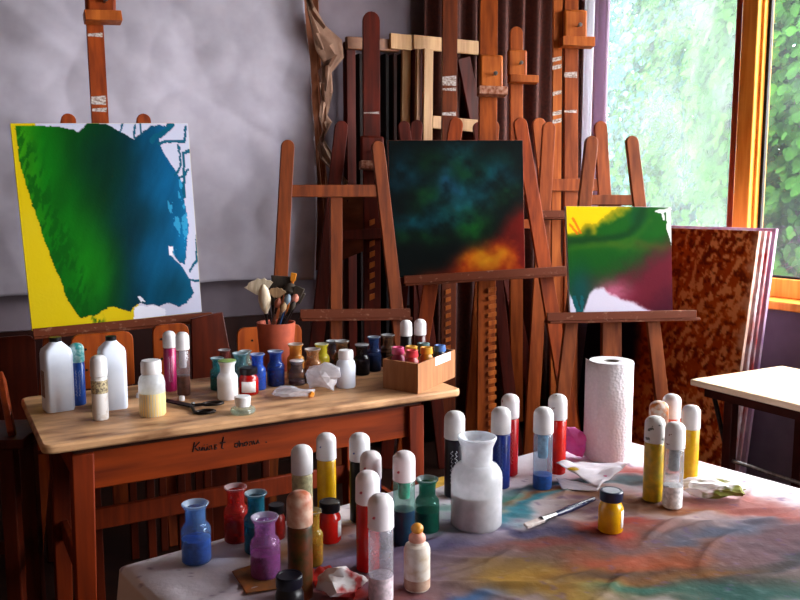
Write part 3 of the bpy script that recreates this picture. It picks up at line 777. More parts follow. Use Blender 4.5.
# ------------------------------------------------------------------ tables
ZT = 0.74
FL, FR = G(42, 447, ZT), G(463, 389, ZT)
ang = math.atan2(FR.y - FL.y, FR.x - FL.x); LEN = (FR - FL).length; DEP = .60
desk_top_m = pm('worn_desk_top', (206, 158, 116), (104, 60, 36), .45, (7, 20, 20), 10, bump=.1, lo=.42, hi=.74)
desk_m = pm('desk_orange_wood', (140, 52, 8), (96, 30, 5), .55, (3, 30, 30), 5, bump=.08)
desk_leg_m = pm('desk_leg_wood', (130, 44, 8), (88, 26, 5), .55, WOOD_V, 5)
desk = thing('wooden_table', 'worn wooden school table with handwriting on its apron', 'table', (FL.x, FL.y, 0), None, ang)
Z0 = Vector((0, 0, 0))
def rounded(x0, x1, y0, y1, r, z):
    pts = []
    for cx, cy, s in ((x1 - r, y0 + r, -90), (x1 - r, y1 - r, 0), (x0 + r, y1 - r, 90), (x0 + r, y0 + r, 180)):
        for k in range(6):
            th = R(s + 18 * k); pts.append(Vector((cx + r * math.cos(th), cy + r * math.sin(th), z)))
    return pts
MB().prism(rounded(0, LEN, 0, DEP, .03, ZT - .024), (0, 0, .024)).build('table_top', desk_top_m, desk, bevel=.006, base=Z0)
AX0, AX1 = .10, LEN - .155
MB().box((AX0, .055, ZT - .15), (AX1, .075, ZT - .045)).build('apron', desk_m, desk, bevel=.003, base=Z0)
MB().box((AX0, DEP - .075, ZT - .15), (AX1, DEP - .055, ZT - .045)).build('apron', desk_m, desk, bevel=.003, base=Z0)
MB().box((AX0 - .02, .05, ZT - .045), (AX1 + .02, DEP - .05, ZT - .0245)).build('frame_rail', pm('desk_shadow_gap', (58, 26, 14), (44, 18, 10), .6, 20), desk, base=Z0)  # rail coloured dark to stand for the shadow gap under the top
for x in (AX0, AX1):
    MB().box((x - .012, .07, ZT - .15), (x + .012, DEP - .07, ZT - .045)).build('side_apron', desk_m, desk, bevel=.003, base=Z0)
    for y in (.065, DEP - .065):
        sx = -.012 if x == AX0 else .012
        MB().hexa([Vector(p) for p in ((x - .024 + sx, y - .024, 0), (x + .024 + sx, y - .024, 0), (x + .024 + sx, y + .024, 0), (x - .024 + sx, y + .024, 0), (x - .028, y - .028, ZT - .045), (x + .028, y - .028, ZT - .045), (x + .028, y + .028, ZT - .045), (x - .028, y + .028, ZT - .045))]).build('leg', desk_leg_m, desk, bevel=.004, base=Z0)
MB().box((AX0, DEP - .075, .29), (AX1, DEP - .055, .36)).build('stretcher', desk_leg_m, desk, bevel=.003, base=Z0)
for x in (AX0, AX1):
    MB().box((x - .01, .07, .29), (x + .01, DEP - .07, .35)).build('stretcher', desk_leg_m, desk, bevel=.003, base=Z0)
# handwriting on the apron
apr_n = Vector((math.sin(ang), -math.cos(ang), 0))
dx_, dy_ = Vector((math.cos(ang), math.sin(ang), 0)), Vector((-math.sin(ang), math.cos(ang), 0))
apr_p = FL + dy_ * .0545
def apx(x, y):   # from the close look at the writing
    return PL(180 + x / 7.62, 425 + y / 7.62, apr_p, apr_n)
strokes = [[(112, 130), (104, 170), (98, 205)], [(150, 128), (112, 168), (122, 178), (140, 195)], [(150, 165), (150, 188), (162, 192), (172, 168), (172, 192)], [(186, 168), (186, 190), (200, 192), (210, 165), (212, 188)],
           [(222, 190), (224, 160), (240, 155), (246, 185)], [(280, 150), (264, 152), (266, 166), (280, 170), (276, 182), (262, 182)], [(332, 90), (318, 175), (330, 178)], [(304, 138), (346, 130)],
           [(440, 138), (420, 140), (416, 165), (436, 168), (444, 145), (440, 138)], [(452, 118), (456, 166), (464, 140), (478, 138), (482, 164)], [(508, 128), (492, 134), (492, 156), (508, 158), (516, 136), (508, 128)],
           [(530, 155), (532, 126), (548, 124), (552, 150)], [(562, 118), (568, 146), (584, 142), (594, 114), (604, 140)], [(652, 130), (662, 130)], [(182, 150), (186, 150)], [(204, 148), (208, 148)]]
ink = pm('black_ink', (30, 8, 8), (22, 6, 6), .6, 30)
Mdesk = Matrix.Translation(Vector((FL.x, FL.y, 0))) @ Matrix.Rotation(ang, 4, 'Z')
Mi = Mdesk.inverted()
for lo, hi in ((0, 400), (400, 900)):
    wr_ = MB()
    for st in strokes:
        if lo <= st[0][0] < hi: wr_.tube([apx(*p) for p in st], .0021, 6)
    wr_.v = [Mi @ p for p in wr_.v]
    wr_.build('handwriting', ink, desk, base=Z0)

# front table and its cloth
ZC = 0.746
TA, TB = G(122, 562, ZC), G(600, 431, ZC)
t1 = (TB - TA); TL_ = t1.length; t1.normalize(); t2 = Vector((t1.y, -t1.x, 0)); TW = 1.25
tt = thing('work_table', 'front work table hidden under the paint-stained cloth', 'table', (TA.x, TA.y, 0))
def tq(u, v, z): return Vector((TA.x, TA.y, 0)) + t1 * u + t2 * v + Vector((0, 0, z))
def tbox(mb, u0, u1, v0, v1, z0, z1):
    return mb.hexa([tq(u0, v0, z0), tq(u1, v0, z0), tq(u1, v1, z0), tq(u0, v1, z0), tq(u0, v0, z1), tq(u1, v0, z1), tq(u1, v1, z1), tq(u0, v1, z1)])
tbox(MB(), .012, TL_ - .012, .012, TW - .012, ZC - .035, ZC - .006).build('table_top', desk_m, tt)
for u in (.08, TL_ - .08):
    for v in (.08, TW - .08):
        tbox(MB(), u - .03, u + .03, v - .03, v + .03, 0, ZC - .035).build('leg', desk_leg_m, tt)
DROP = .30
rc = random.Random(12); CF = []
for k in range(80):
    th = rc.gauss(.25, .45)
    CF.append((rc.uniform(0, TL_), rc.uniform(.1, TW), math.cos(th), math.sin(th), rc.uniform(.06, .28), rc.uniform(.009, .016), rc.uniform(.003, .006)))
def cfold(u, v):
    h = 0
    for fu, fv, cx, sx, L, wd, am in CF:
        du, dv = u - fu, v - fv; q = du * cx + dv * sx
        if abs(q) < L:
            d = -du * sx + dv * cx + .02 * math.sin(q * 14 + fu * 9)
            if abs(d) < wd: h += am * (1 - (q / L) ** 2) * (1 - abs(d) / wd) ** 1.3
    return min(h, .007)
nu, nv = 330, 330
us = np.linspace(-DROP, TL_ + DROP, nu); vs_ = np.linspace(-DROP, TW + DROP, nv)
rows = []; UU = np.zeros((nv, nu)); VV = np.zeros((nv, nu))
for j, v in enumerate(vs_):
    r = []
    for i, u in enumerate(us):
        ou = max(0, -u, u - TL_); ov = max(0, -v, v - TW)
        cu, cv_ = min(max(u, 0), TL_), min(max(v, 0), TW)
        nz = .0035 * (mn.noise(Vector((u * 9, v * 9, .3)))) + .0022 * (1 - abs(mn.noise(Vector((u * 7 + v * 5, v * 22 - u * 12, 1.7)))) * 2) * max(0, mn.noise(Vector((u * 3 + 5, v * 3, 9))) * 2)
        nz += .0012 * mn.noise(Vector((u * 40, v * 40, 2))) + cfold(u, v)
        edge = min(1, min(min(u, TL_ - u), min(v, TW - v)) / .03) if ou == 0 and ov == 0 else 0
        z = ZC - .0015 + nz * max(0, edge)
        if edge < 1 and ou == 0 and ov == 0: z -= .006 * (1 - edge) ** 2
        if ou or ov:
            dp = max(ou, ov); z = ZC - .008 - dp
            fl_ = .003 + .02 * dp / DROP * (1 + math.sin((u if ov > ou else v) * 26))
            if u < 0: cu = -fl_ - .03 * dp
            if u > TL_: cu = TL_ + fl_ + .03 * dp
            if v < 0: cv_ = -fl_ - .03 * dp
            if v > TW: cv_ = TW + fl_ + .03 * dp
        p = tq(cu, cv_, z); r.append(p); UU[j, i] = p.x; VV[j, i] = p.y
    rows.append(r)
cl = MB().grid(rows).build('table_cloth', paint_mat('stained_cloth', .85, .05, .12, 90), smooth=60, fixn=False)
tag(cl, 'white cotton cloth blotched with coloured paint over the front table', 'tablecloth')
w1 = fbm(UU * 5, VV * 7, 61) - .5; w2 = fbm(UU * 5, VV * 7, 62) - .5; w3 = fbm(UU * 22, VV * 26, 63) - .5
c = np.zeros(UU.shape + (3,)); c[:] = (222, 214, 224)
def blot(px, py, ru, rv, col, s=1.0, turn=0):
    global c
    p = G(px, py, ZC); du, dv = UU - p.x + w1 * .22 + w3 * .05, VV - p.y + w2 * .22 + w3 * .05
    ca, sa = math.cos(R(turn)), math.sin(R(turn)); x, y = du * ca + dv * sa, -du * sa + dv * ca
    k = np.exp(-((x / ru) ** 2 + (y / rv) ** 2) ** 1.3) * s * (.75 + .5 * (w3 + .5))
    c = mixc(c, tuple(max(0, (v - 28) * .78) for v in col), np.clip(k * 1.15, 0, 1))
blot(450, 570, .26, .17, (150, 140, 182), .95)
blot(560, 560, .24, .12, (156, 132, 144), .95)
blot(340, 605, .22, .12, (178, 140, 154), .85)
blot(660, 550, .26, .15, (160, 122, 104), .95)
blot(640, 592, .28, .09, (150, 124, 86), .95)
blot(750, 585, .22, .10, (112, 108, 100), .95)
blot(780, 540, .18, .12, (150, 120, 128), .9)
blot(740, 503, .18, .06, (214, 140, 136), .85, -30)
blot(620, 503, .18, .07, (190, 140, 116), .9)
blot(560, 592, .12, .06, (206, 160, 84), .95)
blot(600, 578, .10, .04, (196, 150, 90), .8, 20)
blot(775, 602, .16, .05, (84, 124, 118), .9)
blot(650, 602, .09, .03, (96, 146, 132), .8)
blot(700, 532, .16, .035, (126, 130, 150), .9, 20)
blot(775, 558, .14, .03, (84, 92, 108), .9, 20)
blot(600, 527, .09, .035, (216, 104, 92), .9, 10)
blot(650, 562, .13, .045, (200, 112, 78), .85, 30)
blot(610, 556, .08, .03, (212, 118, 92), .8, 30)
blot(560, 542, .14, .03, (180, 112, 104), .8, 15)
blot(620, 577, .14, .025, (120, 98, 84), .85, 25)
blot(700, 572, .16, .03, (170, 120, 80), .8, 20)
blot(520, 528, .14, .03, (128, 122, 156), .85, -25)
blot(690, 507, .07, .025, (206, 136, 100), .8)
blot(495, 503, .08, .035, (140, 212, 196), .95, 25)
blot(555, 496, .15, .02, (226, 160, 116), .95, 30)
blot(525, 508, .15, .018, (110, 186, 206), .95, 28)
blot(565, 484, .15, .02, (110, 176, 190), .85, 28)
blot(590, 478, .14, .02, (120, 140, 146), .8, 20)
blot(635, 466, .12, .025, (232, 130, 124), .85, 20)
blot(600, 512, .05, .02, (150, 110, 130), .7)
blot(430, 540, .10, .05, (130, 126, 166), .7)
blot(320, 545, .09, .05, (214, 148, 106), .8, 20)
blot(350, 522, .06, .03, (206, 116, 84), .8, 20)
blot(290, 590, .08, .04, (200, 160, 160), .5)
blot(408, 600, .04, .03, (222, 118, 96), .8)
blot(440, 600, .06, .025, (96, 136, 190), .8)
blot(332, 585, .06, .03, (210, 70, 62), .85)
blot(780, 515, .10, .03, (216, 130, 120), .6, -30)
spk = (fbm(UU * 95, VV * 95, 71, 2) > .78); c = mixc(c, (206, 196, 200), spk * .10)
spk = (fbm(UU * 80 + 9, VV * 80, 72, 2) > .80); c = mixc(c, (90, 70, 110), spk * .4)
hang = np.array([[1.0 if (u < -.01) else 0.0 for u in us] for v in vs_]); c = mixc(c, (206, 176, 160), hang * .6)
set_paint(cl, c)

# pale desk at the right
d0, d1 = G(690, 379, ZT), G(812, 408, ZT)
a2 = math.atan2(d1.y - d0.y, d1.x - d0.x)
dk = thing('pale_desk', 'pale wooden desk standing by the rust-brown panel', 'desk', (d0.x, d0.y, 0), None, a2)
pd = G(754, 360, ZT); dd = Matrix.Rotation(-a2, 3, 'Z') @ (pd - d0); DW = dd.y
MB().prism([Vector((0, 0, ZT - .022)), Vector((1.2, 0, ZT - .022)), Vector((1.2, DW, ZT - .022)), Vector((0, DW, ZT - .022))], (0, 0, .022)).build('desk_top', pm('pale_desk_top', (250, 226, 194), (240, 208, 168), .35, (4, 30, 30), 4), dk, bevel=.005, base=Z0)
dl = pm('desk_frame_paint', (60, 20, 14), (44, 14, 10), .5, 20)
MB().box((.03, .04, ZT - .06), (1.17, .06, ZT - .0225)).box((.03, DW - .06, ZT - .06), (1.17, DW - .04, ZT - .0225)).box((.03, .04, ZT - .06), (.05, DW - .04, ZT - .0225)).build('frame', dl, dk, base=Z0)
for x, y in ((.13, .055), (1.12, .055), (.13, DW - .055), (1.12, DW - .055)):
    MB().box((x - .017, y - .017, 0), (x + .017, y + .017, ZT - .06)).build('leg', dl, dk, bevel=.003, base=Z0)
MB().tube([(.13, .055, .48), (1.12, .055, .48)], .007, 8).build('rod', steel, dk, base=Z0)
MB().tube([(.13, .055, .48), (.06, .055, ZT - .06)], .008, 8).build('brace', dark_steel, dk, base=Z0)

# ------------------------------------------------------------------ chairs behind the table
ply = pm('chair_plywood', (160, 72, 16), (122, 48, 10), .4, (30, 30, 4), 4)
ply_d = pm('chair_plywood_dark', (86, 28, 10), (62, 18, 7), .4, (30, 30, 4), 4)
def chair(label, x0, x1, ytop, depth, mat, hb=.20, seat_z=.44, group='wooden chairs'):
    pa, pb = D(x0, 205, depth), D(x1, 205, depth + (x1 - x0) / F * depth * math.tan(ROOM) * .9)
    mid = (pa + pb) / 2; w = (pb - pa).length; rz = math.atan2(pb.y - pa.y, pb.x - pa.x)
    zt = zat(mid, ytop)
    t = thing('wooden_chair', label, 'chair', (mid.x, mid.y, 0), group, rz)
    h = w / 2
    o = [Vector((-h, 0, zt - hb)), Vector((h, 0, zt - hb))] + [Vector((h - .03 + .03 * math.cos(R(a)), 0, zt - .03 + .03 * math.sin(R(a)))) for a in (0, 30, 60, 90)] + [Vector((-h + .03 + .03 * math.cos(R(a)), 0, zt - .03 + .03 * math.sin(R(a)))) for a in (90, 120, 150, 180)]
    bk = MB().prism(o, (0, .012, 0)).build('backrest', mat, t, bevel=.003, base=Z0)
    for z in (zt - .055, zt - .13):
        MB().lathe([(0, 0), (.005, 0), (.004, .003), (0, .003)], (-h * .55, 0, z), 10, (0, -1, 0)).build('screw', dark_steel, bk, base=Z0)
    MB().box((-h, -.30, seat_z - .014), (h, .0, seat_z)).build('seat', mat, t, bevel=.005, base=Z0)
    for sx in (-1, 1):
        MB().box((sx * (h - .02) - .014, .013, 0), (sx * (h - .02) + .014, .037, zt - .06)).build('leg', ply_d, t, bevel=.003, base=Z0)
        MB().box((sx * (h - .02) - .014, -.29, 0), (sx * (h - .02) + .014, -.266, seat_z - .014)).build('leg', ply_d, t, bevel=.003, base=Z0)
    return t
chair('orange plywood chair behind the two white canisters', 64, 128, 333, 2.80, ply)
chair('orange plywood chair with two screws behind the pink-filled bottle', 148, 185, 324, 2.96, ply)
chair('orange plywood chair behind the terracotta pot', 234, 300, 326, 3.22, ply)
chair('dark red-brown chair at the left edge of the photo', -62, 28, 338, 2.98, ply_d, .34)
pb_ = Plane(210, 3.13, 27, 2)
q = [pb_.at(191, 319), pb_.at(223, 312), pb_.at(234, 372), pb_.at(238, 520), pb_.at(197, 545)]
f_ = [pb_.floor(q[0], q[4]), pb_.floor(q[1], q[3])]
o = MB().prism([q[0], q[1], q[2], q[3], f_[1], f_[0]], pb_.b * .015).build('wooden_board', ply_d, base=Vector((q[0].x, q[0].y, 0)), bevel=.003)
tag(o, 'dark slanting plywood board between the two orange chairs', 'board')
# bench at the left edge
bz = .66; b0_ = G(24, 440, bz)
bn = thing('wooden_stool', 'red-brown wooden stool with raised arm cut by the left photo edge', 'stool', (b0_.x, b0_.y, 0), None, R(6))
MB().box((-.42, 0, bz - .03), (0, .24, bz)).build('seat', ply_d, bn, bevel=.006, base=Z0)
MB().beam((-.05, .05, bz), (-.13, .2, bz + .15), .05, .02, (1, .3, .2)).build('arm', pm('stool_arm', (170, 72, 26), (130, 48, 16), .4, WOOD_V, 4), bn, bevel=.004, base=Z0)
for x, y in ((-.06, .04), (-.38, .04), (-.06, .2), (-.38, .2)):
    MB().box((x - .022, y - .022, 0), (x + .022, y + .022, bz - .03)).build('leg', ply_d, bn, bevel=.004, base=Z0)
MB().box((-.38, .03, .30), (-.06, .05, .34)).build('stretcher', ply_d, bn, bevel=.003, base=Z0)

# ------------------------------------------------------------------ bottles and jars
TOPS = {'front': ZC + .0015, 'back': ZT + .0005}
PLACED = []
def spot(x, yb, w, where):
    z = TOPS[where]; p = G(x, yb, z); r = w / 2 * p.y / F
    d = Vector((p.x, p.y, 0)).normalized(); c = p + d * r
    PLACED.append((where, x, yb, c.x, c.y, r))
    return c, r
GLASS = glass('clear_plastic', (236, 240, 242))
def pig(name, c, rough=.75):
    return pm('pigment_' + name, c, tuple(v * .78 for v in c), rough, 120, bump=.05)
def dauber(label, x, yt, yb, w, where, cap=None, fill=None, level=.62, body=None, applicator=None, label_col=None, group='capped paint bottles', lean=(0, 0), band=None, scribble=None):
    """round bottle with a domed screw cap"""
    c, r = spot(x, yb, w, where); H = zat(c, yt) - c.z
    t = thing('paint_bottle', label, 'paint bottle', c, group)
    if lean != (0, 0): t.rotation_euler = (lean[0], lean[1], 0)
    hc = H - r * 2.6 if H > r * 4.5 else H * .66     # where the cap begins
    B = Z0
    body_m = body or GLASS
    if fill and level >= .9 and not body: body_m, fill = fill, None
    z1 = .003 + (hc - .006) * level if fill else 0
    foot = [(r * .95, z1)] if fill else [(0, 0), (r * .86, 0), (r * .95, r * .1)]
    bo = MB().lathe(foot + [(r * .95, hc - r * .2), (r * .85, hc - r * .02), (r * .7, hc + r * .1), (r * .7, hc + r * .9)], B, 28).build('body', body_m, t, base=Z0)
    if fill:
        MB().lathe([(0, 0), (r * .86, 0), (r * .95, r * .1), (r * .951, z1), (r * .5, z1 + .003), (0, z1 + .002)], B, 24).build('contents', fill, t, base=Z0)
    if applicator:
        a_col, a0 = applicator
        MB().lathe([(0, hc * a0), (r * .45, hc * a0), (r * .52, hc * a0 + .004), (r * .52, hc - .001), (0, hc)], B, 20).build('applicator', a_col, t, base=Z0)
    if band:
        bm_, z0b, z1b = band
        MB().lathe([(r * .96, hc * z0b), (r * .975, hc * z0b), (r * .975, hc * z1b), (r * .96, hc * z1b)], B, 28).build('printed_label', bm_, t, base=Z0)
    if scribble:
        sr = random.Random(int(x * 7)); fd = Vector((-c.x, -c.y, 0)).normalized(); sdv = Vector((-fd.y, fd.x, 0)); sb = MB()
        for ln in range(2):
            a0 = sr.uniform(-.35, -.1) + ln * .42; pts = []
            for k in range(26):
                zz = hc * (.22 + .6 * k / 25); an = a0 + .13 * math.sin(k * 2.1 + ln) + sr.uniform(-.05, .05)
                pts.append((fd * math.cos(an) + sdv * math.sin(an)) * r * .956 + Vector((0, 0, zz + .0015 * math.cos(k * 2.7))))
            sb.tube(pts, .0007, 5)
        sb.build('printed_marking', scribble, t, base=Z0)
    rd = r * .78
    prof = [(r * .93, hc), (r, hc + r * .06), (r * .985, H - rd)]
    for k in range(1, 8):
        th = k * math.pi / 14; prof.append((r * .985 - rd + rd * math.cos(th), H - rd + rd * math.sin(th)))
    prof.append((0, H))
    MB().lathe([(0, hc)] + prof, B, 28).build('cap', cap or white_cap, t, base=Z0)
    return t
LIP = glass('clear_glass_lip', (244, 248, 250), (226, 232, 240), .35)
def jar(label, x, yt, yb, w, where, gl, pg, level=.72, rim=.92, neck=.68, shoulder=.56, stopper=None, lip=None, group='pigment jars', name='pigment_jar'):
    """apothecary jar with a flared mouth"""
    c, r = spot(x, yb, w, where)
    far = c + Vector((c.x, c.y, 0)).normalized() * r * rim * .7
    H = zat(far, yt) - c.z
    t = thing(name, label, 'jar', c, group)
    nr, rr, sh = r * neck, r * rim, H * shoulder
    MB().lathe([(0, 0.0), (r * .9, 0), (r, r * .12), (r, sh - r * .08), (r * .975, sh + r * .1), (r * .9, sh + r * .25), (r * .8 if nr < r * .72 else nr * 1.06, sh + r * (.37 if nr < r * .72 else .38)), (nr * 1.03, sh + r * .46), (nr, sh + r * .56), (nr * 1.02, H - r * .40), (rr * .96, H - r * .12), (rr, H - r * .04), (rr * .97, H), (rr * .90, H - r * .02), (nr * .9, H - r * .40), (nr * .9, sh + r * .54), (r * .86, sh + r * .2), (r * .95, sh - r * .05)], Z0, 32).build('body', gl, t, base=Z0)
    if lip is not False:
        MB().lathe([(nr * .93, H - r * .30), (rr * .93, H - r * .10), (rr * .99, H - r * .05), (rr * 1.0, H + r * .01), (rr * .95, H + r * .04), (rr * .88, H + r * .01), (nr * .86, H - r * .28), (nr * .93, H - r * .30)], Z0, 30).build('lip', lip or LIP, t, base=Z0)
    z1 = max(.01, sh * level)
    MB().lathe([(0, .004), (r * .86, .004), (r * .98, r * .14), (r * .98, z1), (r * .6, z1 + r * .10), (r * .2, z1 + r * .02), (0, z1 + r * .05)], Z0, 28).build('pigment', pg, t, base=Z0)
    if stopper:
        st, hh = stopper
        MB().lathe([(0, H - r * .4), (nr * .74, H - r * .4), (nr * .84, H - r * .05), (rr * .95, H + r * .02), (rr * .98, H + r * .02 + hh * .7), (rr * .9, H + r * .02 + hh), (0, H + r * .02 + hh)], Z0, 28).build('stopper', st, t, base=Z0)
    return t
def pot(label, x, yt, yb, w, where, body_m, lid_m, lid_top=None, paper=None, group='small lidded paint pots'):
    """squat jar with a screw lid"""
    c, r = spot(x, yb, w, where)
    H = zat(c + Vector((c.x, c.y, 0)).normalized() * r * .7, yt) - c.z
    t = thing('paint_pot', label, 'paint pot', c, group)
    hl = H * .76
    MB().lathe([(0, 0), (r * .9, 0), (r, r * .12), (r, H * .58), (r * .9, H * .66), (r * .78, H * .72), (r * .78, hl + .004), (0, hl + .004)], Z0, 30).build('body', body_m, t, base=Z0)
    ld = MB().lathe([(0, hl), (r * .9, hl), (r * .93, hl + r * .06), (r * .93, H - r * .08), (r * .86, H), (r * .72, H), (r * .70, H - r * .03), (0, H - r * .03)], Z0, 30).build('lid', lid_m, t, base=Z0)
    if lid_top:
        MB().lathe([(0, H - r * .03), (r * .69, H - r * .03), (r * .69, H - r * .01), (0, H - r * .008)], Z0, 24).build('lid_disc', lid_top, ld, base=Z0)
    if paper:
        mt, a0, a1, z0, z1 = paper
        pts = [(a0 + (a1 - a0) * k / 10) for k in range(11)]; rows = []
        for z in (H * z0, H * z1): rows.append([Vector((r * 1.006 * math.cos(R(a)), r * 1.006 * math.sin(R(a)), z)) for a in pts])
        o = MB().grid(rows).build('paper_label', mt, t, base=Z0); s = o.modifiers.new('sheet', 'SOLIDIFY'); s.thickness = .0006
    return t
def tinted(name, c, amt=.45): return glass('glass_' + name, tuple(min(255, 176 + v * .3) for v in c), tuple(min(255, v * .9 + 40) for v in c), amt * .75)

# --- front table: jars
jar('sky-blue pigment jar nearest the left cloth corner', 197, 500, 567, 31, 'front', tinted('blue', (110, 160, 225), .35), pig('blue', (40, 110, 214)), .72)
jar('clear-lipped jar of red powder behind the teal jar', 237, 484, 545, 26, 'front', tinted('red', (200, 30, 24), .55), pig('red', (176, 16, 12)), .8)
jar('teal pigment jar behind the magenta jar', 257, 490, 556, 26, 'front', tinted('teal', (10, 110, 140), .6), pig('teal', (0, 84, 112)), .85)
jar('magenta-purple pigment jar on the rust-coloured scrap', 266, 513, 582, 32, 'front', tinted('purple', (190, 120, 190), .4), pig('purple', (150, 50, 140)), .72)
pot('small dark-lidded red jar half hidden behind the magenta jar', 277, 502, 541, 18, 'front', pig('dark_red', (150, 20, 14), .3), black_plastic)
jar('jar of yellow paint tucked behind the rust-capped bottle', 313, 508, 568, 22, 'front', tinted('yellow', (220, 180, 60), .45), pig('yellow_ochre', (200, 140, 20)), .8)
pot('red pot with a black lid behind the yellow-filled bottle', 330, 498, 545, 24, 'front', pm('red_paint_jar', (206, 26, 12), (180, 14, 8), .2, 40), black_plastic, None, (white_cap, -40, 10, .15, .55))
jar('dark green glass jar beside the big white powder jar', 427, 476, 535, 26, 'front', tinted('green', (0, 112, 84), .45), pig('green', (0, 80, 60)), .7)
jar('big clear jar half filled with white powder', 476, 433, 535, 55, 'front', glass('glass_powdered', (240, 244, 246), (236, 234, 238), .62), pig('white', (226, 222, 226)), .66, .76, .60, .58, name='powder_jar', lip=glass('frosted_lip', (244, 248, 250), (240, 240, 246), .6), group='powder jar')
pot('squat bottle of black ink at the bottom photo edge', 290, 570, 628, 31, 'front', black_plastic, pm('ink_lid', (8, 8, 18), (12, 12, 24), .35, 40))
pot('yellow paint pot with a dark blue lid beside the brush', 610, 487, 535, 26, 'front', pm('yellow_paint_jar', (222, 164, 10), (200, 140, 4), .2, 40), pm('navy_lid', (20, 26, 60), (14, 18, 44), .3, 40), pm('lid_disc_grey', (170, 170, 180), (140, 140, 150), .4, 30), (white_cap, -50, 0, .12, .55))
# --- front table: capped bottles
cap_red = stained('cap_red_specks', (226, 218, 222), (190, 60, 80), .68, 70); cap_blue = stained('cap_blue_specks', (224, 222, 228), (30, 60, 150), .70, 70)
cap_grime = stained('cap_grimy', (206, 202, 200), (90, 90, 84), .62, 90); cap_rust = pm('cap_rust', (158, 78, 44), (200, 166, 146), .5, 42, lo=.4, hi=.66)
cap_dot = stained('cap_dotted', (222, 220, 222), (120, 50, 40), .70, 90); cap_orange = pm('cap_orange_smudge', (206, 120, 50), (216, 206, 200), .5, 60, lo=.42, hi=.58)
print_w = pm('white_print', (206, 206, 214), (170, 170, 184), .5, 200); print_b = pm('blue_print', (70, 110, 190), (50, 86, 160), .5, 200); print_r = pm('pale_print', (220, 120, 110), (200, 90, 84), .5, 200)
dauber('white-capped bottle of pale cream paint above the rust-capped bottle', 303, 445, 533, 23, 'front', white_cap, pig('cream', (196, 186, 140), .5), .95)
dauber('yellow-filled bottle with speckled white cap behind the black-lidded red pot', 327, 433, 516, 21, 'front', cap_blue, pm('yellow_liquid', (206, 160, 0), (190, 140, 0), .25, 60), .99)
dauber('rust-stained cap bottle with dark olive paint at the front', 301, 491, 603, 28, 'front', cap_rust, pm('olive_liquid', (46, 42, 12), (104, 44, 16), .4, 40), .98)
dauber('black-filled bottle with a blue-spotted cap behind the red-filled one', 360, 433, 524, 22, 'front', cap_blue, pm('black_liquid', (14, 12, 16), (22, 18, 22), .3, 40), .98)
dauber('navy-filled bottle between the black-filled and red-filled ones', 371, 451, 543, 23, 'front', cap_red, pm('navy_liquid', (16, 30, 90), (10, 20, 70), .3, 40), .98)
dauber('red-filled bottle right behind the clear pink-powder bottle', 368, 471, 574, 26, 'front', cap_red, pm('red_liquid', (186, 14, 10), (160, 8, 6), .25, 40), .98)
dauber('clear bottle with a little pink-white powder at the front', 381, 494, 606, 28, 'front', cap_red, pig('pale_pink', (226, 206, 214), .6), .34, glass('clear_plastic_dusty', (228, 230, 236), (210, 206, 214), .28))
dauber('bottle with turquoise applicator over dark teal paint', 404, 451, 548, 24, 'front', cap_red, pm('dark_teal_liquid', (6, 50, 70), (4, 34, 60), .3, 60), .55, glass('clear_plastic_green', (214, 236, 230), (150, 200, 190), .2), (pig('turquoise', (50, 170, 140), .5), .72))
dauber('black-filled bottle standing left of the big powder jar', 454, 411, 499, 22, 'front', white_cap, pm('black_liquid2', (16, 14, 24), (24, 20, 34), .3, 40), .99, scribble=print_w)
dauber('deep blue-filled bottle right of the big powder jar', 500, 407, 490, 21, 'front', white_cap, pm('blue_liquid', (16, 48, 140), (10, 32, 110), .3, 40), .99, scribble=print_b)
dauber('red-filled bottle with dotted cap behind the deep blue one', 509, 394, 477, 19, 'front', cap_red, pm('red_liquid2', (196, 18, 30), (170, 10, 22), .25, 40), .96, scribble=print_r)
dauber('clear bottle with blue powder at the bottom and pale blue applicator', 542, 407, 491, 21, 'front', white_cap, pig('ultramarine', (14, 84, 176), .5), .24, glass('clear_plastic_blue', (224, 232, 240), (190, 206, 224), .22), (pig('pale_blue', (140, 190, 216), .5), .55))
dauber('bright red-filled bottle beside the pink paper ball', 556, 394, 476, 20, 'front', cap_dot, pm('red_liquid3', (220, 24, 10), (196, 14, 6), .25, 40), .97)
dauber('front-left yellow-filled bottle with grimy cap in the right-hand cluster', 652, 416, 503, 21, 'front', cap_grime, pm('yellow_liquid2', (200, 156, 6), (150, 130, 14), .3, 60), .99)
dauber('clear bottle with white powder and grey applicator in the right-hand cluster', 672, 422, 510, 21, 'front', cap_dot, pig('white_powder', (244, 240, 242), .6), .36, glass('clear_plastic_grey', (228, 230, 232), (206, 206, 210), .25), (pig('grey', (140, 144, 150), .5), .62))
dauber('orange-smudged cap bottle at the rear left of the right-hand cluster', 656, 401, 484, 20, 'front', cap_orange, pm('orange_liquid', (196, 110, 20), (170, 90, 10), .3, 60), .9)
dauber('white-capped bottle with a red band at the back of the right-hand cluster', 669, 394, 474, 19, 'front', white_cap, pm('coral_liquid', (214, 96, 80), (200, 80, 64), .3, 60), .97)
dauber('rightmost bottle, bright yellow, beside the green-dusted paper', 688, 405, 488, 19, 'front', white_cap, pm('yellow_liquid3', (220, 176, 0), (210, 150, 0), .3, 60), .92)
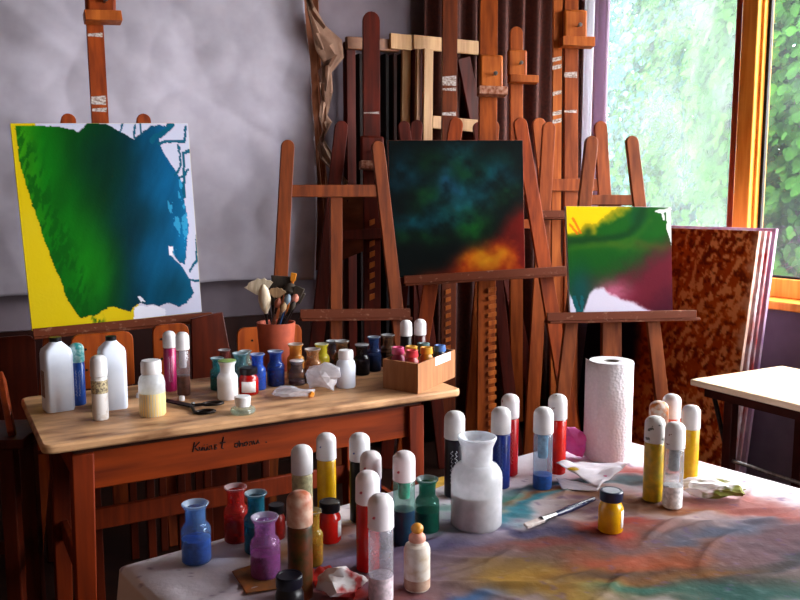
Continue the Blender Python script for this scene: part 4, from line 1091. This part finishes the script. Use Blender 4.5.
# small white bottle with wooden knob
c, r = spot(417, 594, 28, 'front')
kb = thing('stoppered_bottle', 'small cloudy bottle with a round yellowish knob stopper', 'bottle', c)
H = zat(c, 524) - c.z
MB().lathe([(0, 0), (r * .9, 0), (r, r * .15), (r, H * .62), (r * .9, H * .68), (r * .6, H * .70), (r * .58, H * .78), (0, H * .78)], Z0, 28).build('body', pm('cloudy_bottle', (206, 196, 186), (176, 150, 120), .35, 60, lo=.45, hi=.75), kb, base=Z0)
MB().lathe([(0, 0.001), (r * 1.006, r * .16), (r * 1.006, H * .18), (r * .9, H * .185)], Z0, 28).build('sediment', pm('sediment_brown', (150, 106, 86), (180, 150, 130), .5, 60), kb, base=Z0)
MB().lathe([(r * .6, H * .74), (r * .66, H * .76), (r * .62, H * .82), (r * .4, H * .87), (0, H * .87)], Z0, 24).build('collar', pm('pinkish_cork', (206, 150, 130), (180, 120, 100), .6, 60), kb, base=Z0)
MB().lathe([(0, H * .85)] + [(r * .48 * math.sin(R(a)), H * .93 - r * .42 * math.cos(R(a))) for a in range(20, 180, 20)] + [(0, H * .93 + r * .42)], Z0, 24).build('knob', pm('yellow_knob', (206, 140, 40), (180, 116, 30), .4, 60), kb, base=Z0)

# paper towel roll
c, r = spot(608, 464, 46, 'front')
H = zat(c + Vector((c.x, c.y, 0)).normalized() * r * .8, 357) - c.z
pt = thing('paper_towel_roll', 'white embossed paper towel roll standing on the cloth', 'paper towel', c)
tow_m, nt, out = new_mat('embossed_towel')
b = N(nt, 'ShaderNodeBsdfPrincipled', Roughness=.9); b.inputs['Specular IOR Level'].default_value = .1
v = coords(nt, (1, 1, 1)); vo = N(nt, 'ShaderNodeTexVoronoi', Scale=150.0); nt.links.new(v, vo.inputs['Vector'])
cr = N(nt, 'ShaderNodeValToRGB'); cr.color_ramp.elements[0].color = C(240, 236, 242); cr.color_ramp.elements[1].color = C(228, 222, 230); nt.links.new(vo.outputs['Distance'], cr.inputs[0]); nt.links.new(cr.outputs[0], b.inputs['Base Color'])
bpn = N(nt, 'ShaderNodeBump', Strength=.35, Distance=.004); nt.links.new(vo.outputs['Distance'], bpn.inputs['Height']); nt.links.new(bpn.outputs[0], b.inputs['Normal']); nt.links.new(b.outputs[0], out.inputs[0])
prof = [(r * .38, 0), (r * .97, 0), (r, .004), (r, H - .004), (r * .97, H), (r * .36, H - .001), (r * .35, 0)]
MB().lathe(prof, Z0, 40).build('roll', tow_m, pt, base=Z0)
MB().lathe([(r * .349, .001), (r * .349, H - .002), (r * .31, H - .002), (r * .31, .001), (r * .349, .001)], Z0, 28).build('cardboard_core', pm('core_card', (150, 140, 134), (130, 120, 112), .8, 40), pt, base=Z0)
rows = []
for z in range(9):
    rr = []
    for k in range(9):
        a = R(226 - 6 * k); ex = -.0004 + .008 * (k / 8) ** 2
        rr.append(Vector(((r + ex) * math.cos(a), (r + ex) * math.sin(a), .006 + (H + .005 * (k / 8) ** 2 - .006) * z / 8)))
    rows.append(rr)
o = MB().grid(rows).build('loose_sheet', tow_m, pt, base=Z0, fixn=False); s = o.modifiers.new('sheet', 'SOLIDIFY'); s.thickness = .0008

# crumpled papers
def crumple(name, label, cat, centre, half, mat, seed, amp=.28, res=2, freq=2.2):
    rnd = random.Random(seed)
    bm = bmesh.new(); bmesh.ops.create_icosphere(bm, subdivisions=res, radius=1)
    for v in bm.verts:
        d = 1 + amp * rnd.uniform(-1, .6); v.co *= d; v.co += Vector((rnd.uniform(-1, 1), rnd.uniform(-1, 1), rnd.uniform(-1, 1))) * amp * .25
    bmesh.ops.subdivide_edges(bm, edges=bm.edges, cuts=2, use_grid_fill=True)
    for v in bm.verts:
        p = v.co.copy(); d = 1 + amp * .3 * mn.noise(p * freq * 2 + Vector((0, seed, 0)))
        v.co = Vector((p.x * d * half[0], p.y * d * half[1], p.z * d * half[2]))
    zmin = min(v.co.z for v in bm.verts)
    me = bpy.data.meshes.new(name)
    for v in bm.verts: v.co.z -= zmin
    bm.to_mesh(me); bm.free()
    o = bpy.data.objects.new(name, me); COL.objects.link(o); o.location = centre; me.materials.append(mat)
    me.polygons.foreach_set('use_smooth', [True] * len(me.polygons)); me.set_sharp_from_angle(angle=R(25))
    return tag(o, label, cat)
def flatpt(x, y, where='front'): return G(x, y, TOPS[where])
crumple('crumpled_paper', 'crumpled bright pink paper ball beside the paper towel roll', 'paper', flatpt(574, 456), (.034, .03, .036), pm('pink_tissue', (250, 120, 214), (240, 90, 190), .7, 40), 3)
def sheet(name, label, cat, corners, mat, seed, amp, lift=0, where='front', th=.0012):
    """a creased sheet lying on a table: corners TL TR BR BL as table points with their own heights"""
    rows = []; n = 22
    for i in range(n + 1):
        v = i / n; r = []
        for j in range(n + 1):
            u = j / n
            p = corners[0].lerp(corners[1], u).lerp(corners[3].lerp(corners[2], u), v)
            k = abs(mn.noise(Vector((u * 3 + seed, v * 3, seed)))) * 1.4
            p.z += amp * k + lift * (u * (1 - u) * v * (1 - v)) * 16 + .0012
            r.append(p)
        rows.append(r)
    b = sum((Vector(q) for q in corners), Vector()) / 4; b.z = TOPS[where]
    o = MB().grid(rows).build(name, mat, smooth=35, base=b, fixn=False); s = o.modifiers.new('sheet', 'SOLIDIFY'); s.thickness = th; s.offset = 1
    return tag(o, label, cat)
def up(p, h): return p + Vector((0, 0, h))
pal_m = pm('palette_paper', (230, 222, 232), (214, 204, 216), .7, 20)
pp = sheet('palette_paper', 'creased white paper with yellow and magenta dabs below the towel roll', 'paper', [up(flatpt(556, 481), .040), up(flatpt(606, 471), .016), up(flatpt(630, 478), .034), up(flatpt(598, 491), .004)], pal_m, 5, .008)
def flatpt_z(x, y, z): return G(x, y, z)
def dab(parent, x, y, h, rx, ry, mat, nm):
    c = flatpt(x, y); c -= parent.location
    for _ in range(6):
        k = min(parent.data.vertices, key=lambda v: (v.co.x - c.x) ** 2 + (v.co.y - c.y) ** 2)
        c = flatpt_z(x, y, parent.location.z + k.co.z + .0016) - parent.location
    bm = MB().lathe([(0, 0), (1, 0), (.7, .6), (0, 1)], Z0, 14); bm.v = [Vector((p.x * rx, p.y * ry, p.z * .003)) + c for p in bm.v]
    bm.build(nm, mat, parent, base=Z0)
rows = []
dab(pp, 573, 469, .022, .013, .010, pig('yellow_dab', (226, 180, 10), .4), 'yellow_dab')
dab(pp, 604, 476, .019, .016, .006, pig('magenta_dab', (206, 40, 120), .4), 'magenta_dab')
sheet('folded_paper', 'folded white paper flap in front of the creased palette paper', 'paper', [up(flatpt(556, 484), .012), up(flatpt(600, 490), .008), up(flatpt(598, 492), .001), up(flatpt(562, 490), .001)], pal_m, 8, .002)
dp = crumple('dusted_paper', 'crumpled white tissue dusted with green pigment beside the yellow bottles', 'paper', flatpt(711, 497), (.066, .032, .019), pm('green_dusted_tissue', (238, 230, 232), (124, 124, 44), .8, 18, lo=.50, hi=.58), 12, .22, 3)
dp.rotation_euler = (0, 0, R(-8))
sheet('paper_scrap', 'rust-brown paper scrap under the magenta jar', 'paper', [flatpt(232, 572), flatpt(262, 562), flatpt(284, 588), flatpt(246, 594)], pm('rust_scrap', (160, 90, 30), (120, 76, 40), .7, 40), 15, .0008)
crumple('crumpled_tissue', 'white crumpled tissue with red stains at the bottom photo edge', 'tissue', flatpt(340, 596), (.040, .030, .022), pm('red_stained_tissue', (226, 218, 218), (190, 50, 50), .8, 30, lo=.48, hi=.6), 21)
sheet('paper_scrap', 'bright red paper scrap between the rust-capped bottle and crumpled tissue', 'paper', [flatpt(308, 572), flatpt(330, 566), flatpt(340, 580), flatpt(316, 588)], pm('red_scrap', (210, 36, 24), (190, 24, 16), .6, 40), 17, .004)
sheet('paper_scrap', 'yellow paper scrap behind the dark green glass jar', 'paper', [flatpt(428, 481), flatpt(444, 477), flatpt(448, 484), flatpt(434, 489)], pm('yellow_scrap', (226, 176, 60), (210, 160, 40), .6, 40), 19, .002)
# the flat brush
b0, b1 = flatpt(527, 529), flatpt(594, 502)
b0.z += .006; b1.z += .006
dr = (b1 - b0).normalized(); sd_ = dr.cross(Vector((0, 0, 1))).normalized()
br = thing('paint_brush', 'flat brush with white bristles and dark blue handle lying on the cloth', 'paint brush', (b0.x, b0.y, TOPS['front']))
L = (b1 - b0).length
def bpos(k): return b0 + dr * (L * k)
MB().tube([bpos(.40), bpos(.55), bpos(.8), bpos(1.0)], .004, 10, [.0050, .0072, .0062, .004]).build('handle', pm('navy_handle', (20, 26, 66), (14, 18, 50), .25, 40), br)
MB().tube([bpos(.20), bpos(.30), bpos(.42)], .006, 10, [.0075, .0062, .0048]).build('ferrule', steel, br)
q = [bpos(0) - sd_ * .009, bpos(-.03) + sd_ * .006, bpos(.21) + sd_ * .008, bpos(.21) - sd_ * .008]
MB().prism([p - Vector((0, 0, .003)) for p in q], (0, 0, .006)).build('bristles', pm('bristle_white', (226, 214, 210), (196, 176, 170), .7, (60, 60, 60)), br, bevel=.0015)

# --- back table
milk = pm('milky_plastic', (226, 232, 246), (212, 220, 238), .4, 14)
def canister(label, x, yt, yb, w, dep, rz, lab=False):
    c, r = spot(x, yb, w, 'back')
    t = thing('plastic_canister', label, 'canister', c, 'white plastic canisters', rz)
    H = zat(c, yt) - c.z; h = r * .86; hd = dep / 2; hs = H * .84
    def ring(sx, sy, z, ro): 
        return rounded(-sx, sx, -sy, sy, ro, z)
    rings = [ring(h * .94, hd * .94, 0, .012), ring(h, hd, .006, .014), ring(h, hd, hs - .014, .014), ring(h * .92, hd * .9, hs, .014), ring(r * .38, r * .38, H * .93, r * .36), ring(r * .34, r * .34, H * .95, r * .33)]
    mb = MB(); n = len(rings[0]); mb.v = [p for q in rings for p in q]
    mb.f = [(i * n + k, i * n + (k + 1) % n, (i + 1) * n + (k + 1) % n, (i + 1) * n + k) for i in range(len(rings) - 1) for k in range(n)] + [tuple(range(n))[::-1], tuple(range((len(rings) - 1) * n, len(rings) * n))]
    mb.build('body', milk, t, base=Z0)
    MB().lathe([(0, H * .94), (r * .36, H * .94), (r * .36, H), (0, H)], Z0, 24).build('cap', black_plastic, t, base=Z0)
    if lab:
        MB().box((-h - .0008, -hd * .6, H * .2), (-h + .0002, hd * .4, H * .56)).build('paper_label', pm('brown_label', (120, 84, 70), (150, 130, 124), .6, 60), t, base=Z0)
    return t
canister('milky white canister with black cap nearest the left table end', 59, 337, 413, 33, .075, R(36), True)
canister('milky white canister with black cap behind the small white bottle', 114, 336, 411, 30, .07, R(30))
dauber('teal-capped bottle with blue paint between the two white canisters', 79, 343, 406, 15, 'back', pm('cap_teal', (40, 140, 140), (180, 210, 206), .5, 60, lo=.4, hi=.6), pm('blue_liquid_back', (20, 80, 170), (14, 60, 140), .3, 40), .95, scribble=print_w)
t = dauber('slim white bottle with small cream label at the front of the back table', 101, 355, 421, 17, 'back', white_cap, None, .9, pm('white_bottle_grimy', (216, 212, 212), (170, 140, 110), .45, 40, lo=.55, hi=.8), band=(pm('cream_label', (196, 180, 140), (110, 96, 80), .6, 160, lo=.45, hi=.6), .62, .92))
dauber('pink-filled bottle with white cap on the back table', 171, 331, 392, 13, 'back', white_cap, pm('pink_liquid', (176, 20, 96), (150, 10, 76), .3, 40), .97, scribble=print_w)
dauber('clear bottle with white applicator and printed text beside the pink-filled one', 184, 332, 396, 14, 'back', white_cap, pm('brown_liquid', (70, 34, 26), (96, 56, 44), .4, 60), .42, glass('clear_plastic_print', (226, 224, 228), (190, 180, 186), .2), (white_cap, .60))
# wide-mouth bottle with yellow liquid
def widemouth(label, x, yt, yb, w, liquid=None, capm=None, level=.5):
    c, r = spot(x, yb, w, 'back'); H = zat(c, yt) - c.z
    t = thing('wide_mouth_bottle', label, 'bottle', c, 'white wide-mouth bottles')
    MB().lathe([(0, 0), (r * .92, 0), (r, r * .12), (r, H * .60), (r * .9, H * .70), (r * .66, H * .76), (r * .66, H * .80), (0, H * .80)], Z0, 30).build('body', glass('frosted_plastic', (225, 228, 232), (236, 238, 244), .62, .3) if liquid else milk, t, base=Z0)
    if liquid: MB().lathe([(0, .003), (r * .92, .0), (r * 1.003, r * .12), (r * 1.003, H * level), (0, H * level)], Z0, 28).build('liquid', liquid, t, base=Z0)
    n = 24; pr = [(0, H * .76), (r * .74, H * .76), (r * .78, H * .78), (r * .78, H * .96), (r * .70, H), (0, H)]
    MB().lathe(pr, Z0, 12 if liquid else 24).build('cap', white_cap, t, base=Z0)
    return t
widemouth('frosted wide-mouth bottle with yellowish liquid in its lower half', 153, 360, 418, 27, pm('yellowish_liquid', (232, 210, 150), (222, 198, 134), .3, 20), None, .42)
widemouth('plain white plastic bottle left of the cardboard box', 346, 350, 389, 20)
B = 'back'
jar('white jar with a green rim in front of the teal jar', 228, 360, 401, 21, B, pm('white_jar_glaze', (222, 220, 222), (208, 204, 208), .35, 20), pig('white2', (220, 220, 220)), .8, .9, .7, .58, (pm('green_rim', (130, 160, 70), (110, 140, 50), .4, 40), .003))
jar('teal jar half hidden behind the green-rimmed white jar', 218, 357, 391, 15, B, tinted('teal2', (20, 120, 130), .6), pig('teal2', (6, 90, 100)), .8)
jar('pale blue-green glass jar behind the red labelled pot', 241, 352, 388, 18, B, tinted('aqua', (110, 170, 180), .35), pig('aqua', (40, 80, 90)), .5)
pot('red pot with black lid and blank white label', 249, 366, 396, 20, B, pm('red_paint_jar2', (170, 16, 14), (140, 8, 8), .25, 40), black_plastic, None, (white_cap, -125, -35, .12, .52))
jar('royal blue jar right of the red labelled pot', 258, 353, 391, 17, B, tinted('royal', (30, 80, 190), .6), pig('royal', (14, 54, 160)), .85)
jar('deep ultramarine jar in front of the terracotta pot', 276, 350, 387, 18, B, tinted('ultra', (16, 50, 140), .65), pig('ultra', (8, 34, 120)), .85)
jar('reddish-brown small jar at the rear beside the dark board', 225, 349, 381, 14, B, tinted('wine', (110, 40, 36), .6), pig('wine', (70, 16, 14)), .7)
jar('grey lidded jar at the rear between teal and blue jars', 246, 350, 379, 14, B, tinted('smoke', (130, 140, 130), .5), pig('smoke', (60, 66, 60)), .6)
jar('small clear jar with white stopper behind the crumpled plastic', 297, 360, 386, 17, B, glass('clear_jar', (220, 216, 220), (180, 160, 160), .15), pig('mauve_grey', (120, 90, 96)), .35, .88, .72, .55, (white_cap, .003))
jar('orange pigment jar at the rear right of the terracotta pot', 296, 343, 380, 18, B, tinted('orange', (200, 130, 40), .6), pig('orange', (180, 100, 16)), .85)
jar('amber-brown jar in front of the yellow jar', 313, 348, 384, 18, B, tinted('amber', (180, 120, 70), .55), pig('amber', (170, 96, 40)), .8)
jar('yellow pigment jar behind the amber-brown jar', 322, 343, 376, 16, B, tinted('lemon', (206, 190, 30), .6), pig('lemon', (190, 170, 10)), .85)
jar('smoky clear jar at the rear behind the yellow jar', 333, 340, 370, 15, B, glass('smoky_glass', (190, 186, 190), (120, 110, 116), .2), pig('charcoal', (30, 26, 30)), .5)
jar('brown glass jar behind the plain white plastic bottle', 342, 340, 374, 17, B, tinted('umber', (110, 70, 40), .5), pig('umber', (60, 30, 14)), .8)
jar('black pigment jar with a glass rim left of the box', 362, 344, 376, 16, B, glass('black_jar_glass', (170, 170, 176), (30, 26, 32), .5), pig('black', (10, 8, 12)), .9, .92, .72, .55, (glass('frosted_stopper', (220, 222, 226), (190, 190, 196), .5), .003))
jar('dark blue jar at the rear of the row of jars', 374, 336, 372, 15, B, tinted('navy', (24, 50, 110), .6), pig('navy', (8, 20, 60)), .85)
jar('dark brown jar with amber rim behind the cardboard box', 388, 334, 368, 16, B, tinted('brown', (100, 60, 36), .5), pig('brown', (24, 10, 8)), .85)
# glass stopper
c, r = spot(243, 416, 26, B)
gs = thing('glass_stopper', 'upturned glass stopper with white ground plug on table edge', 'stopper', c)
H = zat(c, 396) - c.z
MB().lathe([(0, 0), (r * .9, 0), (r, H * .12), (r * .95, H * .3), (r * .6, H * .42), (0, H * .42)], Z0, 28).build('disc', glass('stopper_glass', (226, 236, 226), (200, 210, 200), .25), gs, base=Z0)
MB().lathe([(0, H * .42), (r * .58, H * .42), (r * .66, H * .95), (r * .6, H), (0, H)], Z0, 26).build('plug', white_cap, gs, base=Z0)
# small white caps
for i, (x, y, lb) in enumerate(((139, 398, 'tiny white cap lying left of the frosted bottle'), (182, 401, 'tiny white cap lying between the printed bottle and the scissors'))):
    c, r = spot(x, y, 6, B); o = MB().lathe([(0, 0), (.009, 0), (.009, .010), (.007, .014), (0, .014)], Z0, 18).build('bottle_cap', white_cap, None, base=Z0); o.location = c; tag(o, lb, 'cap', 'small white caps')
# scissors
def tpt(x, y, h=.004): p = G(x, y, TOPS[B]); p.z += h; return p
sc = thing('scissors', 'old dark steel scissors lying near the front table edge', 'scissors', tpt(196, 408, 0))
up_ = Vector((0, 0, 1))
for nm, x0, y0, x1, y1, h in (('blade', 166, 401, 193, 407, .004), ('blade', 167, 404, 193, 409, .008)):
    MB().beam(tpt(x1, y1, h), tpt(x0, y0, h), .020, .004, up_, .008).build(nm, dark_steel, sc)
for (x, y, rx, h) in ((205, 413, .028, .004), (213, 406, .030, .008)):
    cc = tpt(x, y, h); d1_ = Vector((.93, .37, 0)); d2_ = Vector((-.37, .93, 0))
    pts = [cc + d1_ * (rx * math.cos(2 * math.pi * k / 20)) + d2_ * (.017 * math.sin(2 * math.pi * k / 20)) for k in range(21)]
    MB().tube(pts, .0042, 8).build('finger_loop', dark_steel, sc)
    MB().tube([tpt(192, 408, h), cc - d1_ * rx], .005, 8).build('shank', dark_steel, sc)
MB().lathe([(0, 0), (.007, 0), (.006, .005), (0, .006)], tpt(193, 407, .009), 14).build('rivet', steel, sc)
# crumpled plastic
cp_m = glass('crinkled_plastic', (236, 236, 242), (240, 238, 246), .6, .12)
crumple('crumpled_plastic', 'clear crumpled plastic wrap in front of the amber jar', 'plastic wrap', tpt(323, 390, 0), (.062, .036, .044), cp_m, 31, .38, 2, 2.6)
crumple('crumpled_plastic', 'flat crumpled plastic bag beside the glass stopper', 'plastic wrap', tpt(289, 397, 0), (.074, .036, .017), cp_m, 37, .38, 2, 2.6)
crumple('orange_peel_scrap', 'small orange-yellow scrap in front of the crumpled plastic wrap', 'scrap', tpt(311, 398, 0), (.012, .010, .011), pm('orange_scrap', (220, 140, 20), (200, 120, 10), .5, 60), 41, .3)
# terracotta pot
c, r = spot(277, 373, 40, B)
H = zat(c, 322) - c.z
tc_ = thing('terracotta_pot', 'terracotta pot holding a bunch of paint brushes', 'pot', c)
MB().lathe([(0, 0), (r * .80, 0), (r * .82, .004), (r * .99, H - .004), (r, H), (r * .92, H), (r * .88, H - .01), (r * .74, .012), (0, .012)], Z0, 40).build('pot_body', pm('terracotta', (176, 78, 48), (150, 60, 36), .75, 24), tc_, base=Z0)
pot_c, pot_h, pot_r = c.copy(), H, r
pale_b = pm('brush_hair_pale', (220, 204, 180), (186, 164, 136), .8, (90, 90, 20)); tan_b = pm('brush_hair_tan', (170, 136, 100), (136, 104, 74), .8, (90, 90, 20)); dk_b = pm('brush_hair_dark', (60, 46, 34), (34, 26, 20), .8, (90, 90, 20))
def pot_brush(label, tipx, tipy, basex, hl, ht, kind, hair, handle, ferr, dz=0):
    """a brush standing in the pot: hair length hl and width ht in photo pixels"""
    dpt = pot_c.y + dz; s = dpt / F; hl *= 1.05 if kind == 'fan' else 1.2; ht *= 1.0 if kind == 'fan' else 1.2
    tip = D(tipx, tipy, dpt); q = random.uniform(-.3, .3)
    ax = (basex - 277) / 20.0
    mouth = Vector((pot_c.x + ax * pot_r * .78, pot_c.y + max(-.6, min(.6, dz / .05)) * pot_r * .7, pot_c.z + pot_h))
    d = (tip - mouth).normalized(); foot = mouth - d * (pot_h * .8)
    t = thing('paint_brush', label, 'paint brush', foot, 'brushes in the terracotta pot')
    hb = tip - d * (hl * s)
    MB().tube([foot, foot.lerp(hb, .5), hb - d * .02], .003, 8, [.0025, .0042, .0035]).build('handle', handle, t)
    side = d.cross(Vector((0, 1, 0))).normalized()
    MB().tube([hb - d * .022, hb - d * .008, hb + d * .003], .004, 10, [.004, .0052, .0058]).build('ferrule', ferr, t)
    w = ht * s / 2
    if kind == 'fan':
        pts = [hb - side * w * .22, hb + side * w * .22]
        for k in range(11):
            th = R(-48 + 9.6 * k); L2 = hl * s * (1 + .05 * math.sin(k * 2.7)); pts.append(hb - d * (w * .2) + (d * math.cos(th) + side * -math.sin(-th) ) * L2 * (1.08))
        pts = [pts[0], pts[1]] + pts[2:][::-1]
        # order: right to left around the arc
        MB().prism([pts[0]] + [p for p in pts[2:]][::-1] + [pts[1]], Vector((0, .009, 0))).build('bristles', hair, t, smooth=0)
    elif kind == 'flat':
        MB().prism([p - Vector((0, .005, 0)) for p in (hb - side * w * .8, hb + side * w * .8, hb + d * hl * s + side * w, hb + d * hl * s - side * w)], Vector((0, .010, 0))).build('bristles', hair, t, bevel=.002)
    else:
        Lh = hl * s
        MB().lathe([(.004, 0), (w * .8, Lh * .25), (w, Lh * .5), (w * .75, Lh * .8), (w * .3, Lh * .96), (0, Lh)], hb, 16, d).build('bristles', hair, t)
    return t
hnd = [pm('brush_handle_black', (24, 16, 16), (36, 22, 20), .3, 40), pm('brush_handle_brown', (96, 44, 20), (70, 30, 14), .35, 40), pm('brush_handle_blue', (40, 70, 110), (30, 50, 90), .3, 40), pm('brush_handle_orange', (206, 110, 30), (180, 90, 20), .3, 40)]
pot_brush('large cream fan brush leaning left out of the pot', 257, 277, 264, 17, 36, 'fan', pale_b, hnd[0], dark_steel, .01)
pot_brush('pointed cream round brush in front of the cream fan brush', 263, 284, 267, 26, 11, 'round', pale_b, hnd[0], dark_steel, -.04)
pot_brush('smaller tan fan brush in the middle of the pot', 277, 287, 277, 11, 18, 'fan', tan_b, hnd[1], dark_steel, -.03)
pot_brush('wide dark flat brush at the back of the pot', 283, 276, 281, 14, 20, 'flat', dk_b, hnd[1], dark_steel, .04)
pot_brush('orange-tipped handle brush standing tallest in the pot', 294, 273, 288, 7, 5, 'flat', pm('orange_tip', (226, 140, 30), (206, 120, 20), .4, 40), hnd[3], hnd[3], .03)
pot_brush('dark flat brush leaning right out of the pot', 300, 287, 290, 11, 9, 'flat', dk_b, hnd[0], steel, .0)
pot_brush('thin brush with pinkish round tip leaning right', 297, 294, 287, 9, 7, 'round', pm('pink_tip', (190, 110, 90), (150, 90, 70), .6, 40), hnd[0], steel, -.02)
pot_brush('slim blue-grey round brush right of the pot centre', 289, 294, 284, 10, 6, 'round', pm('grey_hair', (120, 136, 150), (80, 100, 120), .6, 40), hnd[2], steel, -.04)
pot_brush('small tan round brush with a black handle at the front', 285, 302, 281, 10, 6, 'round', tan_b, hnd[0], steel, -.045)
pot_brush('reddish stub brush beside the small fan brush', 279, 298, 274, 9, 6, 'round', pm('red_tip', (150, 76, 50), (120, 56, 36), .6, 40), hnd[1], dark_steel, -.045)
pot_brush('dark mop brush at the back right of the pot', 292, 283, 284, 13, 13, 'round', dk_b, hnd[0], dark_steel, .02)

for i_, (tx, ty, bx_, hl_, ht_, kd, dz_) in enumerate(((270, 281, 272, 14, 12, 'flat', .04), (288, 279, 285, 13, 12, 'flat', .045), (266, 290, 269, 12, 8, 'round', .03), (302, 292, 291, 10, 7, 'flat', .02), (295, 301, 289, 9, 5, 'round', -.03), (273, 294, 273, 10, 6, 'round', .0))):
    pot_brush(['dark flat brush behind the cream fan brush', 'brown-black flat brush beside the orange-tipped handle', 'dark round brush under the cream fan brush', 'dark flat brush leaning furthest right in the pot', 'short dark round brush at the right rim of the pot', 'dark round brush behind the small tan fan brush'][i_], tx, ty, bx_, hl_, ht_, kd, dk_b, hnd[0], dark_steel, dz_)
# cardboard box with bottles
z = TOPS[B]
bF, bL, bR = G(418, 394, z), G(383, 388, z), G(455, 377, z)
hB = zat(bF, 364) - z
card = pm('cardboard', (170, 112, 68), (146, 92, 52), .8, (60, 60, 6), 3); card_d = pm('cardboard_dark', (120, 64, 36), (96, 48, 26), .8, 20)
bx = thing('cardboard_box', 'open cardboard box of paint bottles at the right table end', 'box', bF)
xl, xr = (bL - bF), (bR - bF)
def bxp(i, j, z_): return bF + xl * i + xr * j + Vector((0, 0, z_))
def wall(i0, i1, j0, j1, z0=0, z1=None):
    z1 = hB if z1 is None else z1
    return MB().hexa([bxp(i0, j0, z0), bxp(i1, j0, z0), bxp(i1, j1, z0), bxp(i0, j1, z0), bxp(i0, j0, z1), bxp(i1, j0, z1), bxp(i1, j1, z1), bxp(i0, j1, z1)])
e = .025
wall(0, 1, 0, e).build('side_panel', card_d if False else card, bx); wall(0, 1, 1 - e, 1).build('side_panel', card, bx)
wall(0, e, e, 1 - e).build('side_panel', card, bx); wall(1 - e, 1, e, 1 - e).build('side_panel', card, bx); wall(e, 1 - e, e, 1 - e, 0, .003).build('bottom_panel', card, bx)
lbq = [bxp(-.006, .44, hB * .70), bxp(-.006, .86, hB * .70), bxp(-.006, .86, hB * 1.0), bxp(-.006, .44, hB * 1.0)]
MB().prism(lbq, (xl.normalized()) * .0006).build('paper_label', white_cap, bx)
def boxed(label, i, j, ytop, w, capm, bodym):
    c = bxp(i, j, .004); r = w / 2 * c.y / F; H = zat(c, ytop) - c.z
    t = thing('paint_bottle', label, 'paint bottle', c, 'bottles in the cardboard box')
    MB().lathe([(0, 0), (r, 0), (r, H * .72), (r * .7, H * .80), (r * .7, H * .84), (0, H * .84)], Z0, 22).build('body', bodym, t, base=Z0)
    MB().lathe([(0, H * .82), (r * .92, H * .82), (r * .95, H * .84), (r * .86, H * .96), (r * .9, H * .985), (r * .84, H), (r * .62, H), (r * .58, H * .96), (0, H * .96)], Z0, 22).build('cap', capm, t, base=Z0)
def bc(n, c): return pm('boxcap_' + n, c, tuple(v * .8 for v in c), .35, 40)
boxed('pink-capped bottle at the box left corner', .80, .20, 347, 14, bc('pink', (206, 70, 120)), bc('pinkb', (150, 30, 80)))
boxed('red-capped bottle at the near side in the box', .40, .20, 350, 14, bc('red', (214, 50, 60)), bc('redb', (160, 20, 24)))
boxed('yellow-capped bottle behind the red-capped one in the box', .74, .48, 346, 14, bc('yellow', (226, 166, 40)), bc('yellowb', (180, 120, 10)))
boxed('orange-yellow-capped bottle in the middle of the box', .32, .50, 347, 14, bc('amber', (226, 160, 50)), bc('amberb', (190, 120, 10)))
boxed('grey-green-capped bottle at the rear in the box', .70, .77, 343, 14, bc('grey', (90, 120, 120)), bc('greyb', (40, 60, 60)))
boxed('blue-capped bottle at the right end of the box', .25, .80, 345, 13, bc('blue', (80, 120, 190)), bc('blueb', (14, 24, 60)))
dk_liq = pm('black_liquid3', (12, 8, 10), (18, 12, 14), .3, 40)
dauber('black-filled white-capped bottle left of the pair behind the box', 406, 320, 372, 12.5, B, white_cap, dk_liq, .98)
dauber('dark red-filled white-capped bottle right of the pair behind the box', 420, 319, 368, 12.5, B, white_cap, pm('dark_red_liquid', (70, 8, 10), (50, 4, 6), .3, 40), .98)

for i in range(len(PLACED)):
    for j in range(i):
        a, b = PLACED[i], PLACED[j]
        if a[0] == b[0]:
            d = math.hypot(a[3] - b[3], a[4] - b[4])
            if d < a[5] + b[5]: print('CLASH', a[1:3], b[1:3], 'gap mm', round(1000 * (d - a[5] - b[5]), 1))

# ------------------------------------------------------------------ picture settings
vs = scene.view_settings
vs.view_transform = 'Standard'; vs.look = 'None'; vs.exposure = 0.3; vs.gamma = 1.0; vs.use_curve_mapping = False
cy = scene.cycles
cy.max_bounces = 8; cy.diffuse_bounces = 4; cy.glossy_bounces = 3; cy.transparent_max_bounces = 24; cy.sample_clamp_indirect = 6.0
cy.caustics_reflective = False; cy.caustics_refractive = False
cy.use_denoising = True
